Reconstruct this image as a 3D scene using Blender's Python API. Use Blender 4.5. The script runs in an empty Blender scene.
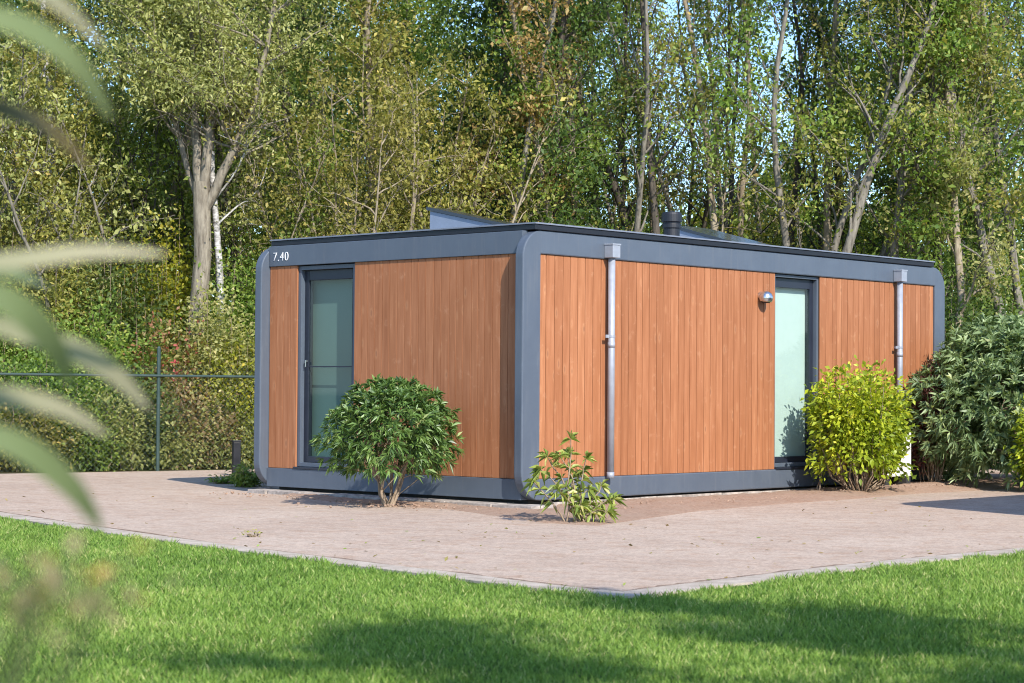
import bpy, bmesh, math, random
import numpy as np
from mathutils import Vector, Matrix
R = math.radians
S = bpy.context.scene

# ------------------------------------------------------------------ camera
FPX, ROLL, PITCH, CH = 2038.6, .0072, .024, 1.30
cam_d = bpy.data.cameras.new('camera')
cam = bpy.data.objects.new('camera', cam_d); S.collection.objects.link(cam)
cam_d.sensor_width = 36; cam_d.lens = FPX / 1024 * 36
cam_d.clip_start = .05; cam_d.clip_end = 1500
cam_d.dof.use_dof = True; cam_d.dof.focus_distance = 26.5; cam_d.dof.aperture_fstop = 5.0
cam.matrix_world = (Matrix.Translation((0, 0, CH)) @ Matrix.Rotation(PITCH, 4, 'X')
                    @ Matrix.Rotation(R(90), 4, 'X') @ Matrix.Rotation(ROLL, 4, 'Z'))
S.camera = cam

# ------------------------------------------------------------------ sky, sun, exposure
SUN_AZ, SUN_EL = 296.0, 37.0            # direction towards the sun, degrees from +X
W = bpy.data.worlds.new('World'); S.world = W; W.use_nodes = True
wn = W.node_tree.nodes; wl = W.node_tree.links
bg = wn['Background']; bg.inputs['Strength'].default_value = .15
sk = wn.new('ShaderNodeTexSky'); sk.sky_type = 'NISHITA'; sk.sun_disc = False
sk.sun_elevation = R(SUN_EL); sk.sun_rotation = R(90 - SUN_AZ) % (2 * math.pi)
sk.air_density = 1.0; sk.dust_density = .5; sk.ozone_density = 3.0
tn = wn.new('ShaderNodeMix'); tn.data_type = 'RGBA'; tn.blend_type = 'MULTIPLY'; tn.inputs[0].default_value = 1
wl.new(sk.outputs[0], tn.inputs[6]); tn.inputs[7].default_value = (.84, .94, 1.06, 1); wl.new(tn.outputs[2], bg.inputs['Color'])
sd = bpy.data.lights.new('sun', 'SUN'); sd.energy = 3.7; sd.angle = R(.6); sd.color = (1, .94, .86)
sun = bpy.data.objects.new('sun', sd); S.collection.objects.link(sun)
sdir = Vector((math.cos(R(SUN_AZ)) * math.cos(R(SUN_EL)), math.sin(R(SUN_AZ)) * math.cos(R(SUN_EL)), math.sin(R(SUN_EL))))
sun.rotation_euler = sdir.to_track_quat('Z', 'Y').to_euler()
S.view_settings.view_transform = 'Standard'; S.view_settings.look = 'None'
S.view_settings.exposure = .95; S.view_settings.gamma = 1; S.view_settings.use_curve_mapping = False
S.render.engine = 'CYCLES'
cy = S.cycles
cy.max_bounces = 6; cy.diffuse_bounces = 3; cy.glossy_bounces = 3; cy.transmission_bounces = 3; cy.transparent_max_bounces = 8
cy.filter_width = 1.05; cy.use_denoising = True; cy.sample_clamp_indirect = 6
try:
    cy.denoising_prefilter = 'ACCURATE'
except Exception: pass

# ------------------------------------------------------------------ coordinates
def ray(px, py):
    u, v = px - 512, py - 341.5
    c, s = math.cos(ROLL), math.sin(ROLL); u, v = u * c + v * s, -u * s + v * c
    d = (u / FPX, 1, -v / FPX)
    c, s = math.cos(PITCH), math.sin(PITCH)
    return Vector((d[0], d[1] * c - d[2] * s, d[1] * s + d[2] * c))
def G(px, py, z=0.):
    d = ray(px, py); return Vector((0, 0, CH)) + d * ((z - CH) / d.z)
def D(px, py, Y):
    d = ray(px, py); return Vector((0, 0, CH)) + d * (Y / d.y)

# ------------------------------------------------------------------ materials
def mat(name, rough=.7, spec=.4):
    m = bpy.data.materials.new(name); m.use_nodes = True
    n = m.node_tree.nodes; p = n['Principled BSDF']
    p.inputs['Roughness'].default_value = rough
    p.inputs['Specular IOR Level'].default_value = spec
    return m, n, m.node_tree.links, p
def ramp(n, l, src, stops):
    r = n.new('ShaderNodeValToRGB'); e = r.color_ramp.elements
    while len(e) < len(stops): e.new(.5)
    for k, (p, c) in enumerate(stops):
        e[k].position = p; e[k].color = (*c, 1)
    l.new(src, r.inputs[0]); return r.outputs[0]
def noise(n, l, vec, scale, detail=4, rough=.55):
    t = n.new('ShaderNodeTexNoise'); t.inputs['Scale'].default_value = scale
    t.inputs['Detail'].default_value = detail; t.inputs['Roughness'].default_value = rough
    if vec is not None: l.new(vec, t.inputs['Vector'])
    return t
def objco(n, l, scale=(1, 1, 1)):
    tc = n.new('ShaderNodeTexCoord'); mp = n.new('ShaderNodeMapping')
    mp.inputs['Scale'].default_value = scale
    l.new(tc.outputs['Object'], mp.inputs[0]); return mp.outputs[0]
def mixc(n, l, a, b, fac, mode='MIX'):
    m = n.new('ShaderNodeMix'); m.data_type = 'RGBA'; m.blend_type = mode
    for s, v in ((m.inputs[0], fac), (m.inputs[6], a), (m.inputs[7], b)):
        if isinstance(v, (int, float)): s.default_value = v
        elif isinstance(v, tuple): s.default_value = (*v, 1)
        else: l.new(v, s)
    return m.outputs[2]
def bump(n, l, p, h, strength, dist):
    b = n.new('ShaderNodeBump'); b.inputs['Strength'].default_value = strength
    b.inputs['Distance'].default_value = dist
    l.new(h, b.inputs['Height']); l.new(b.outputs[0], p.inputs['Normal'])

def plain(name, col, rough=.5, metal=0., var=.08, spec=.5, scale=6):
    m, n, l, p = mat(name, rough, spec); p.inputs['Metallic'].default_value = metal
    t = noise(n, l, objco(n, l), scale, 6)
    lo = tuple(c * (1 - var) for c in col); hi = tuple(min(1, c * (1 + var)) for c in col)
    l.new(ramp(n, l, t.outputs[0], [(.3, lo), (.7, hi)]), p.inputs['Base Color'])
    r = ramp(n, l, t.outputs[0], [(.3, (rough * .85,) * 3), (.7, (min(1, rough * 1.15),) * 3)])
    l.new(r, p.inputs['Roughness'])
    return m

def wood_mat():
    m, n, l, p = mat('stained_timber', .62, .2)
    v = objco(n, l, (1, 1, 1))
    at = n.new('ShaderNodeAttribute'); at.attribute_name = 'tint'
    # shift the grain from board to board
    mp = n.new('ShaderNodeVectorMath'); mp.operation = 'MULTIPLY'; l.new(v, mp.inputs[0]); mp.inputs[1].default_value = (14, 14, .9)
    ad = n.new('ShaderNodeVectorMath'); ad.operation = 'ADD'
    l.new(mp.outputs[0], ad.inputs[0])
    sc = n.new('ShaderNodeVectorMath'); sc.operation = 'SCALE'; l.new(at.outputs['Vector'], sc.inputs[0]); sc.inputs[3].default_value = 37
    l.new(sc.outputs[0], ad.inputs[1])
    g = noise(n, l, ad.outputs[0], 1.6, 9, .62)
    base = ramp(n, l, g.outputs[0], [(.25, (.260, .098, .041)), (.46, (.318, .127, .056)), (.60, (.358, .149, .069)), (.80, (.43, .199, .100))])
    bt = ramp(n, l, at.outputs['Fac'], [(0, (.86, .84, .82)), (.5, (1, 1, 1)), (1, (1.10, 1.14, 1.16))])
    c1 = mixc(n, l, base, bt, 1., 'MULTIPLY')
    # knots
    mp2 = n.new('ShaderNodeVectorMath'); mp2.operation = 'MULTIPLY'; l.new(v, mp2.inputs[0]); mp2.inputs[1].default_value = (6.5, 6.5, 2.6)
    ad2 = n.new('ShaderNodeVectorMath'); ad2.operation = 'ADD'; l.new(mp2.outputs[0], ad2.inputs[0]); l.new(sc.outputs[0], ad2.inputs[1])
    vo = n.new('ShaderNodeTexVoronoi'); l.new(ad2.outputs[0], vo.inputs['Vector']); vo.inputs['Scale'].default_value = 1.
    k = ramp(n, l, vo.outputs['Distance'], [(.07, (1, 1, 1)), (.12, (0, 0, 0))])
    c2 = mixc(n, l, c1, (.17, .055, .025), k)
    k2 = ramp(n, l, vo.outputs['Distance'], [(.09, (.22,) * 3), (.22, (0, 0, 0))])
    c2 = mixc(n, l, c2, (.66, .36, .19), k2)
    # weathered pale flecks
    w = noise(n, l, v, 7, 10, .72)
    kw = ramp(n, l, w.outputs[0], [(.58, (0, 0, 0)), (.67, (.16,) * 3)])
    c3 = mixc(n, l, c2, (.66, .40, .25), kw)
    l.new(c3, p.inputs['Base Color'])
    bump(n, l, p, g.outputs[0], .25, .004)
    return m

def leaf_mat(name, stops, trans=.45, rough=.5, objvar=.10, spec=.35):
    m = bpy.data.materials.new(name); m.use_nodes = True
    n = m.node_tree.nodes; l = m.node_tree.links; p = n['Principled BSDF']
    p.inputs['Roughness'].default_value = rough; p.inputs['Specular IOR Level'].default_value = spec
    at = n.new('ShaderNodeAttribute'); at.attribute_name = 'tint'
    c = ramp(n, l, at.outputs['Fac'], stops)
    oi = n.new('ShaderNodeObjectInfo')
    hs = n.new('ShaderNodeHueSaturation')
    mr = n.new('ShaderNodeMapRange'); l.new(oi.outputs['Random'], mr.inputs[0])
    mr.inputs[3].default_value = .5 - objvar * .12; mr.inputs[4].default_value = .5 + objvar * .12
    l.new(mr.outputs[0], hs.inputs['Hue']); l.new(c, hs.inputs['Color'])
    mv = n.new('ShaderNodeMapRange'); l.new(oi.outputs['Random'], mv.inputs[0])
    mv.inputs[3].default_value = 1 - objvar; mv.inputs[4].default_value = 1 + objvar
    l.new(mv.outputs[0], hs.inputs['Value'])
    l.new(hs.outputs[0], p.inputs['Base Color'])
    tr = n.new('ShaderNodeBsdfTranslucent')
    tcol = mixc(n, l, hs.outputs[0], (1.3, 1.3, .6), 1., 'MULTIPLY'); l.new(tcol, tr.inputs[0])
    mx = n.new('ShaderNodeMixShader'); mx.inputs[0].default_value = trans
    l.new(p.outputs[0], mx.inputs[1]); l.new(tr.outputs[0], mx.inputs[2])
    l.new(mx.outputs[0], n['Material Output'].inputs[0])
    return m

def bark_mat(name, a, b, sc=(6, 6, 1.2)):
    m, n, l, p = mat(name, .9, .2)
    t = noise(n, l, objco(n, l, sc), 3, 8, .65)
    l.new(ramp(n, l, t.outputs[0], [(.35, a), (.65, b)]), p.inputs['Base Color'])
    bump(n, l, p, t.outputs[0], .6, .03); return m

M = {}
M['wood'] = wood_mat()
def steel_mat():
    m, n, l, p = mat('slate_blue_coated_metal', .42, .5)
    a = noise(n, l, objco(n, l), 2.2, 8, .7); b = noise(n, l, objco(n, l, (9, 9, .7)), 1.5, 7, .7)
    c = ramp(n, l, a.outputs[0], [(.35, (.074, .092, .120)), (.65, (.086, .106, .135))])
    c = mixc(n, l, c, (.15, .16, .17), ramp(n, l, b.outputs[0], [(.52, (0, 0, 0)), (.75, (.45,) * 3)]))
    l.new(c, p.inputs['Base Color']); l.new(ramp(n, l, b.outputs[0], [(.35, (.36,) * 3), (.7, (.6,) * 3)]), p.inputs['Roughness']); return m
M['steel'] = steel_mat()
M['black'] = plain('black_coated_metal', (.009, .010, .014), .5, 0, .1)
M['darkframe'] = plain('anthracite_frame', (.016, .020, .032), .4, 0, .1)
M['zinc'] = plain('zinc_coated_steel', (.30, .32, .36), .5, .2, .10, .5, 12)
M['chrome'] = plain('brushed_steel', (.62, .62, .63), .22, .95, .05)
M['white'] = plain('white_coated_metal', (.78, .77, .74), .45, 0, .04)
M['core'] = plain('dark_inner_wall', (.05, .05, .055), .8)
M['concrete'] = plain('pale_concrete', (.33, .29, .255), .95, 0, .45, .15, 14)
M['fencegreen'] = plain('green_coated_wire', (.030, .055, .046), .5, 0, .15)
M['blind'] = plain('pale_roller_blind', (.54, .57, .54), .8, 0, .03, .2)
M['blind_shade_toned'] = plain('shade_toned_roller_blind', (.125, .185, .175), .8, 0, .04, .2)  # left-window copy of the blind, the dim interior's shade put into its colour
M['number'] = plain('white_lettering', (.85, .85, .85), .5, 0, .02)
M['solar'] = plain('dark_solar_glass', (.02, .025, .04), .15, 0, .1)
M['rubber'] = plain('grey_rubber', (.03, .03, .03), .8)

def glass_mat():
    m = bpy.data.materials.new('green_tinted_glass'); m.use_nodes = True
    n = m.node_tree.nodes; l = m.node_tree.links; n.remove(n['Principled BSDF'])
    t = n.new('ShaderNodeBsdfTransparent'); t.inputs[0].default_value = (.80, .90, .87, 1)
    g = n.new('ShaderNodeBsdfGlossy'); g.inputs['Roughness'].default_value = .03
    fr = n.new('ShaderNodeFresnel'); fr.inputs[0].default_value = 1.5
    ge = n.new('ShaderNodeNewGeometry'); ir = n.new('ShaderNodeMapRange'); l.new(ge.outputs['Backfacing'], ir.inputs[0]); ir.inputs[3].default_value = 1.5; ir.inputs[4].default_value = 1 / 1.5; l.new(ir.outputs[0], fr.inputs[0])
    mx = n.new('ShaderNodeMixShader'); l.new(fr.outputs[0], mx.inputs[0]); l.new(t.outputs[0], mx.inputs[1]); l.new(g.outputs[0], mx.inputs[2])
    l.new(mx.outputs[0], n['Material Output'].inputs[0]); return m
M['glass'] = glass_mat()

M['bark_tan'] = bark_mat('tan_bark', (.16, .125, .085), (.34, .285, .20))
M['bark_grey'] = bark_mat('grey_bark', (.10, .088, .07), (.25, .225, .18))
M['bark_dark'] = bark_mat('dark_bark', (.045, .038, .03), (.12, .10, .078))
M['bark_white'] = bark_mat('white_bark', (.12, .11, .10), (.62, .60, .56), (2, 2, 5))
M['bark_willow'] = bark_mat('grey_tan_bark', (.12, .10, .075), (.28, .245, .185))
M['twig'] = bark_mat('pale_twig_bark', (.20, .14, .09), (.36, .28, .20), (9, 9, 4))

LM = {}
LM['green'] = leaf_mat('fresh_green_leaves', [(0, (0.074, 0.128, 0.024)), (.45, (0.182, 0.262, 0.045)), (.8, (0.295, 0.376, 0.074)), (1, (0.483, 0.457, 0.121))])
LM['dark'] = leaf_mat('deep_green_leaves', [(0, (0.041, 0.074, 0.020)), (.5, (0.108, 0.166, 0.041)), (.9, (0.202, 0.266, 0.065)), (1, (0.360, 0.360, 0.101))])
LM['olive'] = leaf_mat('olive_leaves', [(0, (0.102, 0.116, 0.025)), (.4, (0.253, 0.253, 0.057)), (.8, (0.423, 0.390, 0.099)), (1, (0.628, 0.492, 0.150))])
LM['pale'] = leaf_mat('pale_olive_leaves', [(0, (0.161, 0.181, 0.054)), (.45, (0.363, 0.383, 0.128)), (.85, (0.538, 0.524, 0.202)), (1, (0.699, 0.618, 0.269))])
LM['yellow'] = leaf_mat('yellow_green_leaves', [(0, (0.127, 0.161, 0.016)), (.4, (0.287, 0.310, 0.029)), (.8, (0.460, 0.437, 0.046)), (1, (0.598, 0.483, 0.081))])
LM['orange'] = leaf_mat('rusty_autumn_leaves', [(0, (0.161, 0.086, 0.034)), (.4, (0.322, 0.190, 0.075)), (.75, (0.460, 0.310, 0.127)), (1, (0.414, 0.368, 0.127))])
LM['brown'] = leaf_mat('dry_brown_leaves', [(0, (0.158, 0.112, 0.046)), (.4, (0.356, 0.251, 0.132)), (.7, (0.449, 0.370, 0.158)), (1, (0.224, 0.356, 0.066))])
LM['red'] = leaf_mat('red_tinged_leaves', [(0, (0.092, 0.138, 0.029)), (.35, (0.230, 0.230, 0.057)), (.6, (0.322, 0.172, 0.081)), (1, (0.483, 0.092, 0.092))])
LM['grey'] = leaf_mat('grey_twig_leaves', [(0, (0.158, 0.152, 0.106)), (.5, (0.356, 0.330, 0.224)), (1, (0.502, 0.449, 0.290))])
LM['laurel'] = leaf_mat('glossy_green_leaves', [(0, (.035, .075, .018)), (.4, (.095, .175, .038)), (.7, (.18, .28, .07)), (1, (.36, .42, .17))], .25, .40, .02, .5)
LM['greygreen'] = leaf_mat('grey_green_leaves', [(0, (.075, .12, .045)), (.4, (.20, .285, .12)), (.75, (.33, .42, .20)), (1, (.48, .53, .26))], .3, .45, .02, .4)
LM['lime'] = leaf_mat('lime_yellow_leaves', [(0, (.12, .18, .018)), (.35, (.26, .34, .026)), (.7, (.47, .52, .035)), (1, (.66, .62, .06))], .35, .45, .02)
LM['purple'] = leaf_mat('purple_leaves', [(0, (.05, .018, .018)), (.6, (.14, .055, .045)), (1, (.26, .14, .08))], .25, .45, .02)
LM['sprout'] = leaf_mat('bright_sprout_leaves', [(0, (.08, .13, .022)), (.4, (.19, .26, .045)), (.8, (.36, .41, .10)), (1, (.50, .46, .17))], .3, .4, .02)
LM['grass'] = leaf_mat('grass_blades', [(0, (.075, .145, .026)), (.45, (.19, .315, .055)), (.8, (.31, .43, .09)), (1, (.54, .54, .22))], .35, .55, .0, .3)
LM['fore'] = leaf_mat('soft_green_strap_leaves', [(0, (.10, .13, .045)), (.5, (.17, .21, .09)), (1, (.26, .28, .14))], .2, .5, .0)
LM['foredry'] = leaf_mat('beige_strap_leaves', [(0, (.17, .19, .10)), (.5, (.30, .28, .17)), (1, (.46, .38, .28))], .3, .6, .0)

# ------------------------------------------------------------------ object helpers
def link(o, parent=None):
    S.collection.objects.link(o)
    if parent is not None: o.parent = parent
    return o
def empty(name, loc=(0, 0, 0), rz=0):
    o = bpy.data.objects.new(name, None); o.location = loc; o.rotation_euler = (0, 0, rz)
    o.empty_display_size = .2
    return link(o)
def tag(o, label, cat, group=None, kind=None):
    if label: o['label'] = label
    if cat: o['category'] = cat
    if group: o['group'] = group
    if kind: o['kind'] = kind
    return o
def mesh_obj(name, me, m, parent=None, slotobj=False):
    o = bpy.data.objects.new(name, me)
    link(o, parent)
    if not me.materials: me.materials.append(m)
    if slotobj:
        o.material_slots[0].link = 'OBJECT'; o.material_slots[0].material = m
    return o
def bm_obj(name, bm, m, parent=None, smooth=False, bev=0):
    bmesh.ops.recalc_face_normals(bm, faces=bm.faces)
    me = bpy.data.meshes.new(name); bm.to_mesh(me); bm.free()
    if smooth:
        for p in me.polygons: p.use_smooth = True
    o = mesh_obj(name, me, m, parent)
    if bev:
        b = o.modifiers.new('bevel', 'BEVEL'); b.width = bev; b.segments = 2; b.limit_method = 'ANGLE'; b.angle_limit = R(40)
    return o
def box(bm, x0, x1, y0, y1, z0, z1, bevel=0):
    vs = [bm.verts.new((x, y, z)) for x in (x0, x1) for y in (y0, y1) for z in (z0, z1)]
    f = []
    for q in ((0, 1, 3, 2), (4, 6, 7, 5), (0, 4, 5, 1), (2, 3, 7, 6), (0, 2, 6, 4), (1, 5, 7, 3)):
        f.append(bm.faces.new([vs[i] for i in q]))
    if bevel:
        bmesh.ops.bevel(bm, geom=list({e for a in f for e in a.edges}), offset=bevel, segments=2, affect='EDGES', profile=.6)
    return f
def tube_bm(bm, pts, rad, seg=12, cap=True):
    pts = [Vector(p) for p in pts]; rings = []
    for i, p in enumerate(pts):
        t = (pts[min(i + 1, len(pts) - 1)] - pts[max(i - 1, 0)]).normalized()
        a = t.orthogonal().normalized() if i == 0 else (a - t * a.dot(t)).normalized()
        b = t.cross(a); r = rad[i] if hasattr(rad, '__len__') else rad
        rings.append([bm.verts.new(p + (a * math.cos(k * 2 * math.pi / seg) + b * math.sin(k * 2 * math.pi / seg)) * r) for k in range(seg)])
    for A, B in zip(rings, rings[1:]):
        for k in range(seg): bm.faces.new((A[k], A[(k + 1) % seg], B[(k + 1) % seg], B[k]))
    if cap:
        bm.faces.new(rings[0][::-1]); bm.faces.new(rings[-1])
def lathe_bm(bm, prof, seg=24, c=(0, 0)):
    rings = [[bm.verts.new((c[0] + r * math.cos(k * 2 * math.pi / seg), c[1] + r * math.sin(k * 2 * math.pi / seg), z)) for k in range(seg)] for r, z in prof]
    for A, B in zip(rings, rings[1:]):
        for k in range(seg): bm.faces.new((A[k], A[(k + 1) % seg], B[(k + 1) % seg], B[k]))
    bm.faces.new(rings[0][::-1]); bm.faces.new(rings[-1])

def np_mesh(name, V, F, tint=None, smooth=False):
    """V (n,3); F (m,k) uniform polygons"""
    V = np.asarray(V, np.float32); F = np.asarray(F, np.int32); m, k = F.shape
    me = bpy.data.meshes.new(name)
    me.vertices.add(len(V)); me.vertices.foreach_set('co', V.ravel())
    me.loops.add(m * k); me.loops.foreach_set('vertex_index', F.ravel())
    me.polygons.add(m); me.polygons.foreach_set('loop_start', np.arange(0, m * k, k, dtype=np.int32))
    try: me.polygons.foreach_set('loop_total', np.full(m, k, np.int32))
    except Exception: pass
    me.update(calc_edges=True)
    if smooth: me.polygons.foreach_set('use_smooth', np.ones(m, bool))
    if tint is not None:
        a = me.attributes.new('tint', 'FLOAT', 'FACE'); a.data.foreach_set('value', np.asarray(tint, np.float32))
    me.validate(); return me

def unit(a): return a / (np.linalg.norm(a, axis=-1, keepdims=True) + 1e-9)

def leaves(rng, C, Ls, wid, axis=None, nbias=None, tint=None, droop=.12, fold=.15):
    """one four-cornered pointed leaf at every centre; axis = growth direction, nbias = preferred normal"""
    n = len(C)
    if axis is None: axis = unit(rng.normal(size=(n, 3)) + np.array([0, 0, -.25]))
    nb = rng.normal(size=(n, 3)) * .8 + (nbias if nbias is not None else np.array([0, -.25, .6]))
    side = unit(np.cross(axis, nb)); nor = np.cross(side, axis)
    Ls = np.broadcast_to(Ls, (n,))[:, None]; w = Ls * wid
    a = C; b = C + axis * Ls * .45 + side * w / 2 + nor * Ls * fold * .4
    c = C + axis * Ls - np.array([0, 0, 1]) * Ls * droop; d = C + axis * Ls * .45 - side * w / 2 + nor * Ls * fold * .4
    V = np.stack([a, b, c, d], 1).reshape(-1, 3)
    F = np.arange(4 * n).reshape(n, 4)
    # split along the mid line so the fold is a real fold: two triangles
    T = np.concatenate([F[:, [0, 1, 2]], F[:, [0, 2, 3]]], 1).reshape(-1, 3)
    if tint is None: tint = rng.random(n)
    return V, T, np.repeat(np.clip(tint, 0, 1), 2)

# ------------------------------------------------------------------ branch skeletons
class Skel:
    def __init__(s): s.V = []; s.F = []; s.n = 0; s.tw = []      # tw: twig points + direction
    def tube(s, P, r0, r1, seg):
        P = np.asarray(P, float); k = len(P)
        T = unit(np.gradient(P, axis=0)); ref = np.array([.31, .17, .93]) if abs(T[0, 2]) < .8 else np.array([1., .2, 0])
        A = unit(np.cross(T, ref)); B = np.cross(T, A)
        r = np.linspace(r0, r1, k)[:, None, None]
        th = np.arange(seg) * 2 * math.pi / seg
        Q = P[:, None] + r * (A[:, None] * np.cos(th)[None, :, None] + B[:, None] * np.sin(th)[None, :, None])
        s.V.append(Q.reshape(-1, 3))
        i = np.arange(k - 1)[:, None] * seg; j = np.arange(seg)[None]; j2 = (j + 1) % seg
        f = np.stack([i + j, i + j2, i + seg + j2, i + seg + j], -1).reshape(-1, 4) + s.n
        s.F.append(f); s.n += k * seg
    def mesh(s, name): return np_mesh(name, np.concatenate(s.V), np.concatenate(s.F), None, True)

def curve(rng, p, d, L, n, wob, up=0.):
    P = [np.array(p, float)]; d = unit(np.array(d, float))
    for i in range(n):
        d = unit(d + rng.normal(size=3) * wob + np.array([0, 0, up]))
        P.append(P[-1] + d * L / n)
    return np.array(P)

def grow_tree(seed, H=13., r=.13, lean=(0, 0), first=.22, nl=22, limb=2.6, ang=45, twigs=7, seg=7, stems=1, fork=None, limb_r=.30, wob=.05, top=1.0):
    rng = np.random.default_rng(seed); s = Skel(); pts = []
    mains = []
    for q in range(stems):
        if stems == 1: d = np.array([lean[0], lean[1], 1.]); p0 = np.zeros(3); base = None
        else:
            a = q * 2 * math.pi / stems + rng.uniform(-.4, .4); sp = rng.uniform(.12, .38)
            d = np.array([math.cos(a) * sp + lean[0], math.sin(a) * sp + lean[1], 1.]); p0 = np.array([math.cos(a) * r * .8, math.sin(a) * r * .8, -.1])
        hh = H * rng.uniform(.82, 1) if stems > 1 else H
        P = curve(rng, p0, d, hh, 14, wob, .03); rr = r * (rng.uniform(.7, 1) if stems > 1 else 1)
        s.tube(P, rr * 1.15, rr * .12, seg); mains.append((P, rr, hh))
    for P, rr, hh in mains:
        for k in range(nl):
            t = first + (1 - first) * (k + rng.random()) / nl * top; t = min(t, .99)
            f = t * 14; i = int(f); p = P[i] + (P[i + 1] - P[i]) * (f - i)
            a = rng.uniform(0, 2 * math.pi); el = R(ang + rng.uniform(-15, 15))
            d = np.array([math.cos(a) * math.sin(el), math.sin(a) * math.sin(el), math.cos(el)])
            L = limb * (1 - .62 * (t - first) / (1 - first)) * rng.uniform(.6, 1.15)
            Q = curve(rng, p, d, L, 6, .14, .04); lr = rr * limb_r * (1 - .6 * t) + .008
            s.tube(Q, lr, .006, 4)
            for j in range(twigs):
                u = rng.uniform(.25, 1) * 6; i2 = min(int(u), 5); p2 = Q[i2] + (Q[i2 + 1] - Q[i2]) * (u - i2)
                dd = unit(Q[i2 + 1] - Q[i2]) + rng.normal(size=3) * .75
                L2 = L * rng.uniform(.18, .42)
                T = curve(rng, p2, dd, L2, 3, .2, -.02); s.tube(T, max(.006, lr * .34), .004, 3)
                pts.append(T[1:]); 
            pts.append(Q[3:])
    pts = np.concatenate(pts)
    return s, pts, rng

def crown_mesh(name, rng, pts, n, size, wid=.55, spread=.22, zmin=None, zmax=None, tintbias=None, keepf=.42):
    if zmax is not None: pts = pts[pts[:, 2] < zmax]
    if zmin is not None: pts = pts[pts[:, 2] > zmin]
    keep = rng.random(len(pts)) < keepf; pts = pts[keep]
    ctint = rng.normal(.45, .16, len(pts))
    idx = rng.integers(0, len(pts), n)
    C = pts[idx] + rng.normal(size=(n, 3)) * (spread * .75) * np.array([1, 1, .75]) * rng.choice([.6, 1., 1.7], n)[:, None]
    t = ctint[idx] + rng.normal(0, .16, n)
    if tintbias is not None: t = t + tintbias(C)
    V, T, tt = leaves(rng, C, size * np.clip(rng.lognormal(-.08, .32, n), .4, 1.9), wid, tint=t)
    return np_mesh(name, V, T, tt)

ALLV = {}
def tree_proto(key, kw, n, size, **ck):
    s, pts, rng = grow_tree(**kw)
    ALLV[key] = (s.mesh('trunk'), crown_mesh('crown', rng, pts, n, size, **ck))

def place_tree(key, name, x, y, sc, rz, bark, leafm, label, cat, group, z=0):
    e = empty(name, (x, y, z), rz); e.scale = sc if hasattr(sc, '__len__') else (sc, sc, sc)
    tag(e, label, cat, group)
    t, c = ALLV[key]
    mesh_obj('trunk', t, M[bark], e, True); mesh_obj('crown', c, LM[leafm], e, True)
    return e

# ==================================================================  GROUND
def sheet(name, pts, z, m):
    bm = bmesh.new(); vs = [bm.verts.new((p[0], p[1], z)) for p in pts]; f = bm.faces.new(vs)
    if f.calc_area() and f.normal.z < 0: f.normal_flip()
    bmesh.ops.triangulate(bm, faces=[f], ngon_method='BEAUTY')
    return bm_obj(name, bm, m)
def litter_mat():
    m, n, l, p = mat('forest_floor', .95, .1)
    v = objco(n, l); a = noise(n, l, v, .8, 8, .7); b = noise(n, l, v, 14, 8, .75)
    c = ramp(n, l, b.outputs[0], [(.3, (.030, .022, .012)), (.55, (.085, .06, .032)), (.7, (.06, .075, .02))])
    c2 = mixc(n, l, c, (.035, .055, .015), ramp(n, l, a.outputs[0], [(.4, (0, 0, 0)), (.6, (1, 1, 1))]))
    l.new(c2, p.inputs['Base Color']); bump(n, l, p, b.outputs[0], .8, .05); return m
def path_mat():
    m, n, l, p = mat('pink_beige_pavers', .9, .25)
    tc = n.new('ShaderNodeTexCoord'); mp = n.new('ShaderNodeMapping'); mp.inputs['Rotation'].default_value = (0, 0, R(20))
    l.new(tc.outputs['Object'], mp.inputs[0]); v = mp.outputs[0]
    br = n.new('ShaderNodeTexBrick'); l.new(v, br.inputs['Vector']); br.inputs['Scale'].default_value = 1
    br.inputs['Brick Width'].default_value = .21; br.inputs['Row Height'].default_value = .105; br.inputs['Mortar Size'].default_value = .006
    br.inputs['Color1'].default_value = (.46, .345, .26, 1); br.inputs['Color2'].default_value = (.37, .275, .205, 1)
    br.inputs['Mortar'].default_value = (.32, .25, .195, 1); br.inputs['Bias'].default_value = 0
    big = noise(n, l, v, .55, 6, .6); mid = noise(n, l, v, 4, 8, .7); fine = noise(n, l, v, 60, 5, .8)
    c = mixc(n, l, br.outputs['Color'], (.47, .37, .295), .25)
    c = mixc(n, l, c, (.50, .40, .315), ramp(n, l, big.outputs[0], [(.42, (0, 0, 0)), (.65, (.55,) * 3)]))
    c = mixc(n, l, c, (.34, .21, .13), ramp(n, l, mid.outputs[0], [(.50, (0, 0, 0)), (.70, (.7,) * 3)]))
    c = mixc(n, l, c, ramp(n, l, fine.outputs[0], [(.3, (.6,) * 3), (.5, (1, 1, 1)), (.72, (1.3,) * 3)]), .8, 'MULTIPLY')
    gr = noise(n, l, v, 17, 8, .85)
    c = mixc(n, l, c, ramp(n, l, gr.outputs[0], [(.34, (.55,) * 3), (.5, (1, 1, 1)), (.68, (1.28,) * 3)]), .75, 'MULTIPLY')
    l.new(c, p.inputs['Base Color'])
    ad = n.new('ShaderNodeMath'); l.new(br.outputs['Fac'], ad.inputs[0]); ad.operation = 'MULTIPLY_ADD'; ad.inputs[1].default_value = -.6; l.new(fine.outputs[0], ad.inputs[2])
    bump(n, l, p, ad.outputs[0], .5, .008); return m
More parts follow.
